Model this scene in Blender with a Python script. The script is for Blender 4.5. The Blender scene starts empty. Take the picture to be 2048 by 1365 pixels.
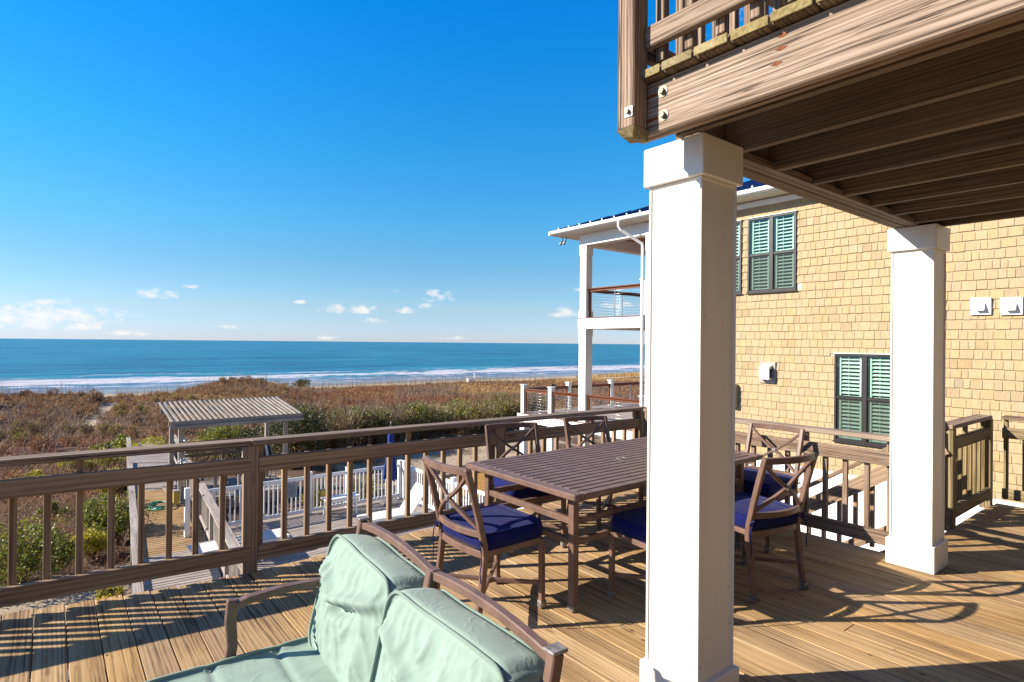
import bpy, bmesh, math, random
import numpy as np
from mathutils import Vector, Matrix, noise

random.seed(7)
rng = np.random.default_rng(7)
SC = bpy.context.scene
COL = SC.collection
PI = math.pi

# ------------------------------------------------------------------ camera
F_PX, CAM_H = 1165.0, 1.6
yaw, pitch, roll = math.radians(38.4), math.radians(.2), math.radians(.53)
fw = Vector((math.sin(yaw) * math.cos(pitch), math.cos(yaw) * math.cos(pitch), math.sin(pitch)))
rt0 = Vector((math.cos(yaw), -math.sin(yaw), 0)); up0 = rt0.cross(fw)
rt = rt0 * math.cos(roll) + up0 * math.sin(roll); up = up0 * math.cos(roll) - rt0 * math.sin(roll)
cd = bpy.data.cameras.new('camera'); cam = bpy.data.objects.new('camera', cd); COL.objects.link(cam)
cam.matrix_world = Matrix(((rt.x, up.x, -fw.x, 0), (rt.y, up.y, -fw.y, 0), (rt.z, up.z, -fw.z, CAM_H), (0, 0, 0, 1)))
cd.sensor_width = 36; cd.lens = F_PX / 2048 * 36; cd.clip_start = .05; cd.clip_end = 120000
SC.camera = cam

# ------------------------------------------------------------------ sun, sky, exposure
SUN_EL, SUN_AZ = math.radians(29.4), math.radians(301.5)       # azimuth clockwise from +Y
sdir = Vector((math.sin(SUN_AZ) * math.cos(SUN_EL), math.cos(SUN_AZ) * math.cos(SUN_EL), math.sin(SUN_EL)))
sl = bpy.data.lights.new('sun', 'SUN'); sl.energy = 5.0; sl.angle = math.radians(.53); sl.color = (1, .9, .745)
sun = bpy.data.objects.new('sun', sl); COL.objects.link(sun)
sun.rotation_euler = sdir.to_track_quat('Z', 'Y').to_euler()
SC.view_settings.view_transform = 'Standard'; SC.view_settings.look = 'None'
SC.view_settings.exposure = 1.05; SC.view_settings.gamma = 1; SC.view_settings.use_curve_mapping = False

W = bpy.data.worlds.new('World'); SC.world = W; W.use_nodes = True
wn, wl = W.node_tree.nodes, W.node_tree.links
wn.clear()


def N(nodes, typ, **kw):
    n = nodes.new(typ)
    for k, v in kw.items():
        if k.startswith('i_'):
            n.inputs[k[2:].replace('_', ' ')].default_value = v
        else:
            setattr(n, k, v)
    return n


def mth(nodes, links, op, a, b=None, clamp=False):
    n = nodes.new('ShaderNodeMath'); n.operation = op; n.use_clamp = clamp
    for i, v in enumerate((a, b)):
        if v is None: continue
        if isinstance(v, (int, float)): n.inputs[i].default_value = v
        else: links.new(v, n.inputs[i])
    return n.outputs[0]


def ramp(nodes, stops):
    r = nodes.new('ShaderNodeValToRGB'); e = r.color_ramp.elements
    while len(e) < len(stops): e.new(.5)
    for k, (p, c) in enumerate(stops):
        e[k].position = p; e[k].color = (*c, 1)
    return r


def px_dir(x, y):
    d = fw + rt * ((x - 1024) / F_PX) - up * ((y - 682.5) / F_PX)
    d.normalize(); return d


sky = N(wn, 'ShaderNodeTexSky', sky_type='NISHITA', sun_disc=False, sun_elevation=SUN_EL, sun_rotation=SUN_AZ,
        altitude=0, air_density=1.0, dust_density=0.0, ozone_density=2.6)
hsv = N(wn, 'ShaderNodeHueSaturation'); hsv.inputs['Saturation'].default_value = 1.25
wl.new(sky.outputs[0], hsv.inputs['Color'])
wtc = N(wn, 'ShaderNodeTexCoord')
gen = wtc.outputs['Generated']
wnoise = N(wn, 'ShaderNodeTexNoise'); wnoise.inputs['Scale'].default_value = 42; wnoise.inputs['Detail'].default_value = 7
wnoise.inputs['Roughness'].default_value = .62
wmap = N(wn, 'ShaderNodeMapping'); wmap.inputs['Scale'].default_value = (1, 1, 1.7)
wl.new(gen, wmap.inputs[0]); wl.new(wmap.outputs[0], wnoise.inputs['Vector'])
CLOUDS = [(85, 640, 130, 36), (20, 632, 60, 16), (150, 655, 50, 14), (314, 590, 34, 15), (382, 574, 14, 6), (262, 667, 46, 7), (668, 621, 36, 13),
          (722, 621, 38, 16), (750, 643, 30, 10), (873, 597, 44, 18), (858, 614, 32, 9), (812, 622, 26, 11), (1132, 628, 36, 14),
          (1170, 580, 40, 8), (600, 605, 16, 6), (655, 676, 34, 7), (793, 584, 11, 6), (905, 677, 30, 6), (460, 655, 26, 6), (1240, 612, 50, 10), (1245, 640, 40, 8)]
mask = None
for (cx, cy, rx, ry) in CLOUDS:
    c = px_dir(cx, cy); hx = Vector((c.y, -c.x, 0)).normalized(); hz = hx.cross(c)
    def dot(v, s):
        n = wn.new('ShaderNodeVectorMath'); n.operation = 'DOT_PRODUCT'; wl.new(gen, n.inputs[0])
        n.inputs[1].default_value = v * s; return n.outputs['Value']
    a = dot(hx, F_PX / rx); b = dot(hz, F_PX / ry); b = mth(wn, wl, 'ADD', b, 0.0)
    # flatter base: lower half falls off faster
    neg = mth(wn, wl, 'LESS_THAN', b, 0); b = mth(wn, wl, 'MULTIPLY', b, mth(wn, wl, 'ADD', 1.0, mth(wn, wl, 'MULTIPLY', neg, .7)))
    r2 = mth(wn, wl, 'ADD', mth(wn, wl, 'MULTIPLY', a, a), mth(wn, wl, 'MULTIPLY', b, b))
    front = dot(c, 1.0)
    m = mth(wn, wl, 'MULTIPLY', mth(wn, wl, 'SUBTRACT', 1.0, r2), mth(wn, wl, 'GREATER_THAN', front, .5))
    m = mth(wn, wl, 'MAXIMUM', m, -1.5)
    mask = m if mask is None else mth(wn, wl, 'MAXIMUM', mask, m)
nz = mth(wn, wl, 'MULTIPLY', mth(wn, wl, 'SUBTRACT', wnoise.outputs[0], .52), 3.6)
cm = mth(wn, wl, 'ADD', mth(wn, wl, 'MULTIPLY', mask, .8), nz)
mr = N(wn, 'ShaderNodeMapRange', interpolation_type='SMOOTHSTEP'); mr.inputs['From Min'].default_value = .05; mr.inputs['From Max'].default_value = 1.1
mr.inputs['To Max'].default_value = .82
wl.new(cm, mr.inputs[0])
cmix = N(wn, 'ShaderNodeMix', data_type='RGBA'); wl.new(mr.outputs[0], cmix.inputs['Factor'])
tint = N(wn, 'ShaderNodeMix', data_type='RGBA', blend_type='MULTIPLY'); tint.inputs['Factor'].default_value = 1
wl.new(hsv.outputs[0], tint.inputs['A'])
wsep = N(wn, 'ShaderNodeSeparateXYZ'); wl.new(gen, wsep.inputs[0])
wrp = ramp(wn, [(0, (.30, .385, .78)), (.017, (.31, .39, .70)), (.052, (.345, .40, .545)), (.122, (.335, .455, .52)), (.194, (.285, .56, .62)), (.285, (.19, .63, .73)), (.5, (.03, .70, .95)), (.6, (.16, .56, .80)), (.75, (.36, .50, .64)), (1, (.42, .48, .60))])
wl.new(mth(wn, wl, 'MAXIMUM', wsep.outputs['Z'], 0.0), wrp.inputs[0])
wsc = N(wn, 'ShaderNodeVectorMath', operation='SCALE'); wsc.inputs['Scale'].default_value = 1.78; wl.new(wrp.outputs[0], wsc.inputs[0])
wl.new(wsc.outputs[0], tint.inputs['B'])
wl.new(tint.outputs['Result'], cmix.inputs['A']); cmix.inputs['B'].default_value = (6.6, 6.4, 6.2, 1)
bg = N(wn, 'ShaderNodeBackground'); bg.inputs['Strength'].default_value = .075
wl.new(cmix.outputs['Result'], bg.inputs['Color'])
wo = N(wn, 'ShaderNodeOutputWorld'); wl.new(bg.outputs[0], wo.inputs[0])


# ------------------------------------------------------------------ materials
def newmat(name):
    m = bpy.data.materials.new(name); m.use_nodes = True
    nt = m.node_tree; nt.nodes.clear()
    out = nt.nodes.new('ShaderNodeOutputMaterial'); b = nt.nodes.new('ShaderNodeBsdfPrincipled')
    nt.links.new(b.outputs[0], out.inputs[0])
    return m, nt.nodes, nt.links, b, out


_wood = {}
PAL = {   # dark streak, mid, light
    'deck': ((.15, .090, .046), (.385, .243, .113), (.52, .365, .20), 24, .0010, .78),
    'rail': ((.14, .088, .056), (.295, .198, .125), (.40, .285, .195), 12, .0006, .7),
    'weather': ((.085, .056, .039), (.245, .172, .124), (.39, .30, .235), 26, .0028, .8),
    'mossy': ((.085, .06, .03), (.22, .165, .085), (.37, .30, .17), 22, .002, .85),
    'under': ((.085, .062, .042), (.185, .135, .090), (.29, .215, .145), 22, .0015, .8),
    'grey': ((.16, .13, .11), (.36, .30, .26), (.50, .44, .40), 22, .0012, .8),
    'pergola': ((.14, .12, .10), (.30, .26, .22), (.44, .40, .36), 20, .0012, .8),
    'endgrain': ((.10, .075, .02), (.23, .185, .085), (.36, .30, .17), 60, .002, .85),
    'ipe': ((.07, .022, .010), (.16, .05, .02), (.26, .09, .035), 20, .0006, .45),
}


def wood(kind, axis='X'):
    key = (kind, axis)
    if key in _wood: return _wood[key]
    dk, md, lt, rscale, bump, rough = PAL[kind]
    m, n, l, b, out = newmat('wood_%s_%s' % (kind, axis.lower()))
    tc = n.new('ShaderNodeTexCoord'); oi = n.new('ShaderNodeObjectInfo')
    off = n.new('ShaderNodeVectorMath'); off.operation = 'MULTIPLY_ADD'
    l.new(oi.outputs['Random'], off.inputs[0]); off.inputs[1].default_value = (13.7, 7.3, 5.1); l.new(tc.outputs['Object'], off.inputs[2])
    ai = 'XYZ'.index(axis)
    def mapped(al, ac):
        mp = n.new('ShaderNodeMapping'); s = [ac] * 3; s[ai] = al
        mp.inputs['Scale'].default_value = s; l.new(off.outputs[0], mp.inputs[0]); return mp.outputs[0]
    streak = N(n, 'ShaderNodeTexNoise'); streak.inputs['Scale'].default_value = 1; streak.inputs['Detail'].default_value = 4; streak.inputs['Roughness'].default_value = .6
    l.new(mapped(.9, 70), streak.inputs['Vector'])
    # growth rings: object centre moved off the board axis by a random amount
    ro = n.new('ShaderNodeVectorMath'); ro.operation = 'MULTIPLY_ADD'
    v = [.16, .16, .16]; v[ai] = 9.0
    l.new(oi.outputs['Random'], ro.inputs[0]); ro.inputs[1].default_value = v; l.new(tc.outputs['Object'], ro.inputs[2])
    mp2 = n.new('ShaderNodeMapping'); s = [1, 1, 1]; s[ai] = .07; mp2.inputs['Scale'].default_value = s
    l.new(ro.outputs[0], mp2.inputs[0])
    wv = N(n, 'ShaderNodeTexWave', wave_type='RINGS', rings_direction=axis, wave_profile='SIN')
    wv.inputs['Scale'].default_value = rscale; wv.inputs['Distortion'].default_value = 5.5; wv.inputs['Detail'].default_value = 4
    wv.inputs['Detail Scale'].default_value = .9; wv.inputs['Detail Roughness'].default_value = .6
    l.new(mp2.outputs[0], wv.inputs['Vector'])
    comb = mth(n, l, 'ADD', mth(n, l, 'MULTIPLY', wv.outputs['Fac'], {'rail': .17, 'deck': .18}.get(kind, .24)), mth(n, l, 'MULTIPLY', streak.outputs[0], .78))
    big = N(n, 'ShaderNodeTexNoise'); big.inputs['Scale'].default_value = 1; big.inputs['Detail'].default_value = 3
    l.new(mapped(1.1, 5), big.inputs['Vector'])
    comb = mth(n, l, 'ADD', comb, mth(n, l, 'MULTIPLY', mth(n, l, 'SUBTRACT', big.outputs[0], .5), .5))
    ck = N(n, 'ShaderNodeTexNoise'); ck.inputs['Scale'].default_value = 1; ck.inputs['Detail'].default_value = 4; ck.inputs['Roughness'].default_value = .55
    l.new(mapped(.55, 38), ck.inputs['Vector'])
    cka = mth(n, l, 'ABSOLUTE', mth(n, l, 'SUBTRACT', ck.outputs[0], .5))
    ckm = N(n, 'ShaderNodeMapRange'); ckm.inputs['From Min'].default_value = .004; ckm.inputs['From Max'].default_value = .016; ckm.inputs['To Min'].default_value = {'deck': -.15, 'weather': -.36, 'mossy': -.25, 'grey': -.2}.get(kind, -.12); ckm.inputs['To Max'].default_value = 0
    l.new(cka, ckm.inputs[0]); comb = mth(n, l, 'ADD', comb, ckm.outputs[0])
    r = ramp(n, [(.08, tuple(c * .45 for c in dk)), (.26, dk), (.5, md), (.8, lt)]); l.new(comb, r.inputs[0])
    if kind == 'deck':       # nail heads, pits and dark specks
        v2 = n.new('ShaderNodeTexVoronoi'); v2.inputs['Scale'].default_value = 1; l.new(mapped(5, 11), v2.inputs['Vector'])
        sp = N(n, 'ShaderNodeMapRange'); sp.inputs['From Min'].default_value = .05; sp.inputs['From Max'].default_value = .085; sp.inputs['To Min'].default_value = -.5; sp.inputs['To Max'].default_value = 0
        l.new(v2.outputs['Distance'], sp.inputs[0]); comb = mth(n, l, 'ADD', comb, sp.outputs[0])
        g2 = n.new('ShaderNodeNewGeometry'); t9 = N(n, 'ShaderNodeTexNoise'); t9.inputs['Scale'].default_value = 1.7; t9.inputs['Detail'].default_value = 5; l.new(g2.outputs['Position'], t9.inputs['Vector'])
        comb = mth(n, l, 'ADD', comb, mth(n, l, 'MULTIPLY', mth(n, l, 'SUBTRACT', t9.outputs[0], .5), .38)); l.new(comb, r.inputs[0])
    # knots
    vo = n.new('ShaderNodeTexVoronoi'); vo.feature = 'F1'; vo.inputs['Scale'].default_value = 1; l.new(mapped(1.6, 7.5), vo.inputs['Vector'])
    kr = N(n, 'ShaderNodeMapRange', interpolation_type='SMOOTHSTEP'); kr.inputs['From Min'].default_value = .05; kr.inputs['From Max'].default_value = .13
    kr.inputs['To Min'].default_value = .75; kr.inputs['To Max'].default_value = 0; l.new(vo.outputs['Distance'], kr.inputs[0])
    km = N(n, 'ShaderNodeMix', data_type='RGBA'); l.new(kr.outputs[0], km.inputs['Factor']); l.new(r.outputs[0], km.inputs['A'])
    km.inputs['B'].default_value = (dk[0] * .8, dk[1] * .65, dk[2] * .55, 1)
    h2 = n.new('ShaderNodeHueSaturation'); l.new(km.outputs['Result'], h2.inputs['Color'])
    mrv = N(n, 'ShaderNodeMapRange'); mrv.inputs['To Min'].default_value = .88; mrv.inputs['To Max'].default_value = 1.1; l.new(oi.outputs['Random'], mrv.inputs[0])
    l.new(mrv.outputs[0], h2.inputs['Value'])
    rs = mth(n, l, 'FRACT', mth(n, l, 'MULTIPLY', oi.outputs['Random'], 17.3))
    mrs = N(n, 'ShaderNodeMapRange'); mrs.inputs['To Min'].default_value = .9; mrs.inputs['To Max'].default_value = 1.08; l.new(rs, mrs.inputs[0]); l.new(mrs.outputs[0], h2.inputs['Saturation'])
    l.new(h2.outputs[0], b.inputs['Base Color']); b.inputs['Roughness'].default_value = rough; b.inputs['Specular IOR Level'].default_value = .25
    bp = n.new('ShaderNodeBump'); bp.inputs['Strength'].default_value = .8; bp.inputs['Distance'].default_value = bump
    st2 = N(n, 'ShaderNodeTexNoise'); st2.inputs['Scale'].default_value = 1; st2.inputs['Detail'].default_value = 1.0; l.new(mapped(.8, 34), st2.inputs['Vector'])
    bp.inputs['Strength'].default_value = .55
    l.new(mth(n, l, 'ADD', mth(n, l, 'MULTIPLY', st2.outputs[0], .8), ckm.outputs[0]), bp.inputs['Height']); l.new(bp.outputs[0], b.inputs['Normal'])
    _wood[key] = m; return m


def plain(name, col, rough=.5, metal=0, var=.08, scale=30, bump=0, bscale=200, spec=.5):
    m, n, l, b, out = newmat(name)
    tc = n.new('ShaderNodeTexCoord'); t = N(n, 'ShaderNodeTexNoise'); t.inputs['Scale'].default_value = scale; t.inputs['Detail'].default_value = 4
    l.new(tc.outputs['Object'], t.inputs['Vector'])
    lo = tuple(c * (1 - var) for c in col); hi = tuple(min(1, c * (1 + var)) for c in col)
    r = ramp(n, [(.3, lo), (.7, hi)]); l.new(t.outputs[0], r.inputs[0]); l.new(r.outputs[0], b.inputs['Base Color'])
    b.inputs['Roughness'].default_value = rough; b.inputs['Metallic'].default_value = metal; b.inputs['Specular IOR Level'].default_value = spec
    if bump:
        t2 = N(n, 'ShaderNodeTexNoise'); t2.inputs['Scale'].default_value = bscale; t2.inputs['Detail'].default_value = 3
        l.new(tc.outputs['Object'], t2.inputs['Vector'])
        bp = n.new('ShaderNodeBump'); bp.inputs['Strength'].default_value = .6; bp.inputs['Distance'].default_value = bump
        l.new(t2.outputs[0], bp.inputs['Height']); l.new(bp.outputs[0], b.inputs['Normal'])
    return m


def fabric(name, col, weave=900, var=.1, sheen=.3, crease=0):
    m, n, l, b, out = newmat(name)
    tc = n.new('ShaderNodeTexCoord')
    t = N(n, 'ShaderNodeTexNoise'); t.inputs['Scale'].default_value = 7; t.inputs['Detail'].default_value = 5; l.new(tc.outputs['Object'], t.inputs['Vector'])
    lo = tuple(c * (1 - var) for c in col); hi = tuple(min(1, c * (1 + var * .6)) for c in col)
    r = ramp(n, [(.3, lo), (.7, hi)]); l.new(t.outputs[0], r.inputs[0]); l.new(r.outputs[0], b.inputs['Base Color'])
    b.inputs['Roughness'].default_value = .9; b.inputs['Specular IOR Level'].default_value = .15; b.inputs['Sheen Weight'].default_value = sheen
    t2 = N(n, 'ShaderNodeTexNoise'); t2.inputs['Scale'].default_value = weave; l.new(tc.outputs['Object'], t2.inputs['Vector'])
    bp = n.new('ShaderNodeBump'); bp.inputs['Strength'].default_value = .35; bp.inputs['Distance'].default_value = .0006
    hgt_ = t2.outputs[0]
    if crease:
        mp = n.new('ShaderNodeMapping'); mp.inputs['Scale'].default_value = (9, 5, 9); l.new(tc.outputs['Object'], mp.inputs[0])
        t3 = N(n, 'ShaderNodeTexNoise'); t3.inputs['Scale'].default_value = 1; t3.inputs['Detail'].default_value = 3; t3.inputs['Distortion'].default_value = .9; l.new(mp.outputs[0], t3.inputs['Vector'])
        rg = mth(n, l, 'POWER', mth(n, l, 'SUBTRACT', 1.0, mth(n, l, 'MULTIPLY', mth(n, l, 'ABSOLUTE', mth(n, l, 'SUBTRACT', t3.outputs[0], .5)), 4.5), True), 4.0)
        b2 = n.new('ShaderNodeBump'); b2.inputs['Strength'].default_value = .7; b2.inputs['Distance'].default_value = crease
        l.new(rg, b2.inputs['Height']); l.new(b2.outputs[0], bp.inputs['Normal'])
    l.new(hgt_, bp.inputs['Height']); l.new(bp.outputs[0], b.inputs['Normal'])
    return m


def vcol(name, rough=.8, trans=.3, mul=1.0, spec=.2):
    m, n, l, b, out = newmat(name)
    a = n.new('ShaderNodeAttribute'); a.attribute_name = 'Col'
    l.new(a.outputs['Color'], b.inputs['Base Color']); b.inputs['Roughness'].default_value = rough; b.inputs['Specular IOR Level'].default_value = spec
    if trans:
        tr = n.new('ShaderNodeBsdfTranslucent'); l.new(a.outputs['Color'], tr.inputs[0])
        mx = n.new('ShaderNodeMixShader'); mx.inputs[0].default_value = trans
        l.new(b.outputs[0], mx.inputs[1]); l.new(tr.outputs[0], mx.inputs[2]); l.new(mx.outputs[0], out.inputs[0])
    return m


def paint(name, col, stain=(.5, .4, .25), amt=.25, rough=.45):
    """white painted trim with faint drips, dust and fine brush relief"""
    m, n, l, b, out = newmat(name)
    tc = n.new('ShaderNodeTexCoord')
    mp = n.new('ShaderNodeMapping'); mp.inputs['Scale'].default_value = (9, 9, 1.1); l.new(tc.outputs['Object'], mp.inputs[0])
    t = N(n, 'ShaderNodeTexNoise'); t.inputs['Scale'].default_value = 1; t.inputs['Detail'].default_value = 6; l.new(mp.outputs[0], t.inputs['Vector'])
    t2 = N(n, 'ShaderNodeTexNoise'); t2.inputs['Scale'].default_value = 45; t2.inputs['Detail'].default_value = 5; l.new(tc.outputs['Object'], t2.inputs['Vector'])
    r1 = N(n, 'ShaderNodeMapRange'); r1.inputs['From Min'].default_value = .52; r1.inputs['From Max'].default_value = .8; r1.inputs['To Max'].default_value = amt; l.new(t.outputs[0], r1.inputs[0])
    r2 = N(n, 'ShaderNodeMapRange'); r2.inputs['From Min'].default_value = .66; r2.inputs['From Max'].default_value = .75; r2.inputs['To Max'].default_value = amt; l.new(t2.outputs[0], r2.inputs[0])
    s = mth(n, l, 'MAXIMUM', r1.outputs[0], r2.outputs[0])
    mx = N(n, 'ShaderNodeMix', data_type='RGBA'); l.new(s, mx.inputs['Factor']); mx.inputs['A'].default_value = (*col, 1); mx.inputs['B'].default_value = (*stain, 1)
    l.new(mx.outputs['Result'], b.inputs['Base Color']); b.inputs['Roughness'].default_value = rough
    bp = n.new('ShaderNodeBump'); bp.inputs['Strength'].default_value = .3; bp.inputs['Distance'].default_value = .001
    l.new(t.outputs[0], bp.inputs['Height']); l.new(bp.outputs[0], b.inputs['Normal'])
    return m


WHITE = paint('white_paint', (.79, .765, .72))
WHITE2 = paint('white_trim', (.80, .80, .79), amt=.1)
VINYL = plain('white_vinyl', (.78, .78, .79), .4, var=.03)
METAL = plain('bronze_powder_coat', (.150, .090, .069), .46, var=.2, scale=14, bump=.0004, bscale=420, spec=.36)
METAL_WORN = plain('worn_metal', (.22, .19, .175), .45, .3, var=.5, scale=60)
NAVY = fabric('navy_canvas', (.0042, .0072, .082), sheen=.05, crease=.0008)
SEAFOAM = fabric('seafoam_canvas', (.235, .322, .278), sheen=.12, crease=.0013)
SEAPIPE = fabric('seafoam_piping', (.19, .265, .225))
STEEL = plain('galvanised_steel', (.24, .22, .18), .6, .4, var=.25, scale=80)
ZINC = plain('zinc_plate', (.62, .61, .58), .5, .3, var=.1, scale=80)
CHROME = plain('chrome_pipe', (.7, .72, .75), .2, 1, var=.03)
RUST = plain('rust_streak', (.17, .045, .01), .9, var=.5, scale=60)
BLACK = plain('black_frame', (.022, .018, .018), .4, var=.1)
DARK = plain('dark_void', (.02, .02, .02), .9, var=.1)
BLIND = plain('blind_slat', (.78, .80, .72), .5, var=.05)
ROOFM = plain('navy_metal_roof', (.02, .035, .15), .35, .4, var=.06, scale=5)
CABLE = plain('steel_cable', (.45, .47, .5), .3, .9, var=.05)
BLUECAN = fabric('blue_umbrella_canvas', (.012, .035, .21))
SLING = fabric('cream_sling', (.66, .61, .55))
GREENHOSE = plain('green_hose', (.02, .21, .13), .35, var=.1)
YELLOW = plain('yellow_plastic', (.52, .34, .05), .5, var=.15)
GREYBOX = plain('grey_vent', (.33, .31, .28), .5, .2, var=.1)
CONC = plain('concrete', (.30, .27, .25), .9, var=.25, scale=9, bump=.003, bscale=60)
SIGNM = plain('sign_face', (.22, .27, .30), .5, var=.05)
SIGNT = plain('sign_print', (.06, .08, .09), .6, var=.05)
CEIL = plain('stained_ceiling', (.30, .12, .05), .5, var=.2, scale=12)
plain_tan = plain('unseen_house_wall', (.075, .052, .033), .8, var=.1)  # wall of the unseen house, kept dark to limit the light it bounces
SOFFIT = plain('beige_soffit', (.62, .56, .48), .6, var=.05)
BRICKC = plain('orange_lamp_brown', (.30, .11, .04), .6, var=.2)


def glass_mat():
    m, n, l, b, out = newmat('window_glass')
    b.inputs['Base Color'].default_value = (.02, .10, .09, 1); b.inputs['Roughness'].default_value = .03
    t = n.new('ShaderNodeBsdfTransparent'); t.inputs[0].default_value = (.68, .86, .82, 1)
    g = n.new('ShaderNodeBsdfGlossy'); g.inputs['Roughness'].default_value = .02; g.inputs[0].default_value = (.8, 1, .97, 1)
    lw = n.new('ShaderNodeLayerWeight'); lw.inputs['Blend'].default_value = .5
    fr = mth(n, l, 'ADD', .06, mth(n, l, 'MULTIPLY', mth(n, l, 'POWER', lw.outputs['Facing'], 3.0), .7))
    mx = n.new('ShaderNodeMixShader'); l.new(fr, mx.inputs[0]); l.new(t.outputs[0], mx.inputs[1]); l.new(g.outputs[0], mx.inputs[2])
    l.new(mx.outputs[0], out.inputs[0]); n.remove(b); return m


GLASS = glass_mat()
SCREEN, n_, l_, b_, o_ = newmat('insect_mesh'); b_.inputs['Base Color'].default_value = (.03, .03, .03, 1); b_.inputs['Roughness'].default_value = .8
t_ = n_.new('ShaderNodeBsdfTransparent'); x_ = n_.new('ShaderNodeMixShader'); x_.inputs[0].default_value = .42
l_.new(t_.outputs[0], x_.inputs[1]); l_.new(b_.outputs[0], x_.inputs[2]); l_.new(x_.outputs[0], o_.inputs[0])


def shingle_mat():
    m, n, l, b, out = newmat('tan_shingle')
    a = n.new('ShaderNodeAttribute'); a.attribute_name = 'Col'; g = n.new('ShaderNodeNewGeometry')
    mp = n.new('ShaderNodeMapping'); mp.inputs['Scale'].default_value = (90, 90, 4); l.new(g.outputs['Position'], mp.inputs[0])
    t = N(n, 'ShaderNodeTexNoise'); t.inputs['Scale'].default_value = 1; t.inputs['Detail'].default_value = 4; l.new(mp.outputs[0], t.inputs['Vector'])
    r = ramp(n, [(.3, (.80, .78, .74)), (.7, (1.1, 1.1, 1.1))]); l.new(t.outputs[0], r.inputs[0])
    mx = N(n, 'ShaderNodeMix', data_type='RGBA', blend_type='MULTIPLY'); mx.inputs['Factor'].default_value = 1
    l.new(a.outputs['Color'], mx.inputs['A']); l.new(r.outputs[0], mx.inputs['B']); l.new(mx.outputs['Result'], b.inputs['Base Color'])
    b.inputs['Roughness'].default_value = .75; b.inputs['Specular IOR Level'].default_value = .2
    bp = n.new('ShaderNodeBump'); bp.inputs['Distance'].default_value = .002; bp.inputs['Strength'].default_value = .6
    l.new(t.outputs[0], bp.inputs['Height']); l.new(bp.outputs[0], b.inputs['Normal']); return m


SHING = shingle_mat()
LEAFM = vcol('leaf', .45, .3, spec=.45)
GRASSM = vcol('dry_grass', .85, .25)


# ------------------------------------------------------------------ object helpers
def link(o, parent=None):
    COL.objects.link(o)
    if parent is not None: o.parent = parent
    return o


class G:            # default parent and its world origin, so builders can speak world coordinates
    root = None; org = Vector((0, 0, 0))


def thing(name, label, cat, loc=(0, 0, 0), group=None, kind=None):
    o = bpy.data.objects.new(name, None); COL.objects.link(o); o.location = loc; o.empty_display_size = .1
    o['label'] = label
    if cat: o['category'] = cat
    if group: o['group'] = group
    if kind: o['kind'] = kind
    G.root = o; G.org = Vector(loc); return o


def tag(o, label, cat=None, group=None, kind=None):
    o['label'] = label
    if cat: o['category'] = cat
    if group: o['group'] = group
    if kind: o['kind'] = kind
    return o


def abs_org(parent):
    v = Vector((0, 0, 0)); p = parent
    while p is not None:
        v = v + p.location; p = p.parent
    return v


_cache = {}


def chamfer_box(sx, sy, sz, c, key=None):
    k = (round(sx, 4), round(sy, 4), round(sz, 4), round(c, 4), key)
    if k in _cache: return _cache[k]
    c = min(c, sx * .3, sy * .3, sz * .3)
    v = []; idx = {}
    h = (sx / 2, sy / 2, sz / 2)
    for ix in (-1, 1):
        for iy in (-1, 1):
            for iz in (-1, 1):
                for ax in range(3):       # vertex lying on the face of axis ax
                    p = [ix * (h[0] - c), iy * (h[1] - c), iz * (h[2] - c)]
                    p[ax] = (ix, iy, iz)[ax] * h[ax]
                    idx[(ix, iy, iz, ax)] = len(v); v.append(p)
    f = []
    for ax in range(3):
        a, b2 = [(1, 2), (2, 0), (0, 1)][ax]
        for s in (-1, 1):
            q = []
            for (u, w) in ((-1, -1), (1, -1), (1, 1), (-1, 1)):
                t = [0, 0, 0]; t[ax] = s; t[a] = u; t[b2] = w; q.append(idx[(*t, ax)])
            f.append(q if s > 0 else q[::-1])
    for ax in range(3):
        a, b2 = [(1, 2), (2, 0), (0, 1)][ax]
        for u in (-1, 1):
            for w in (-1, 1):
                t0 = [0, 0, 0]; t1 = [0, 0, 0]; t0[ax] = -1; t1[ax] = 1; t0[a] = t1[a] = u; t0[b2] = t1[b2] = w
                f.append([idx[(*t0, a)], idx[(*t1, a)], idx[(*t1, b2)], idx[(*t0, b2)]][::(1 if u * w < 0 else -1)])
    for ix in (-1, 1):
        for iy in (-1, 1):
            for iz in (-1, 1):
                f.append([idx[(ix, iy, iz, 0)], idx[(ix, iy, iz, 1)], idx[(ix, iy, iz, 2)]][::(1 if ix * iy * iz > 0 else -1)])
    me = bpy.data.meshes.new('box'); me.from_pydata(v, [], f); me.update()
    _cache[k] = me; return me


def with_mat(me, mat):
    k = ('m', me.name, mat.name)
    if k in _cache: return _cache[k]
    if len(me.materials) == 0: me.materials.append(mat); _cache[k] = me; return me
    if me.materials[0] == mat: _cache[k] = me; return me
    m2 = me.copy(); m2.materials.clear(); m2.materials.append(mat); _cache[k] = m2; return m2


def box(name, mat, a, b, ch=.003, parent=None, axis=None):
    """box between two world corners; a wood kind (str) gets its grain along the longest side"""
    parent = parent if parent is not None else G.root
    a = Vector(a); b = Vector(b); s = b - a; s = Vector((abs(s.x), abs(s.y), abs(s.z))); c = (a + b) / 2
    if isinstance(mat, str):
        mat = wood(mat, axis or 'XYZ'[max(range(3), key=lambda i: s[i])])
    me = with_mat(chamfer_box(s.x, s.y, s.z, ch), mat)
    o = bpy.data.objects.new(name, me); link(o, parent)
    o.location = c - (abs_org(parent) if parent is not None else Vector((0, 0, 0)))
    return o


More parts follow.
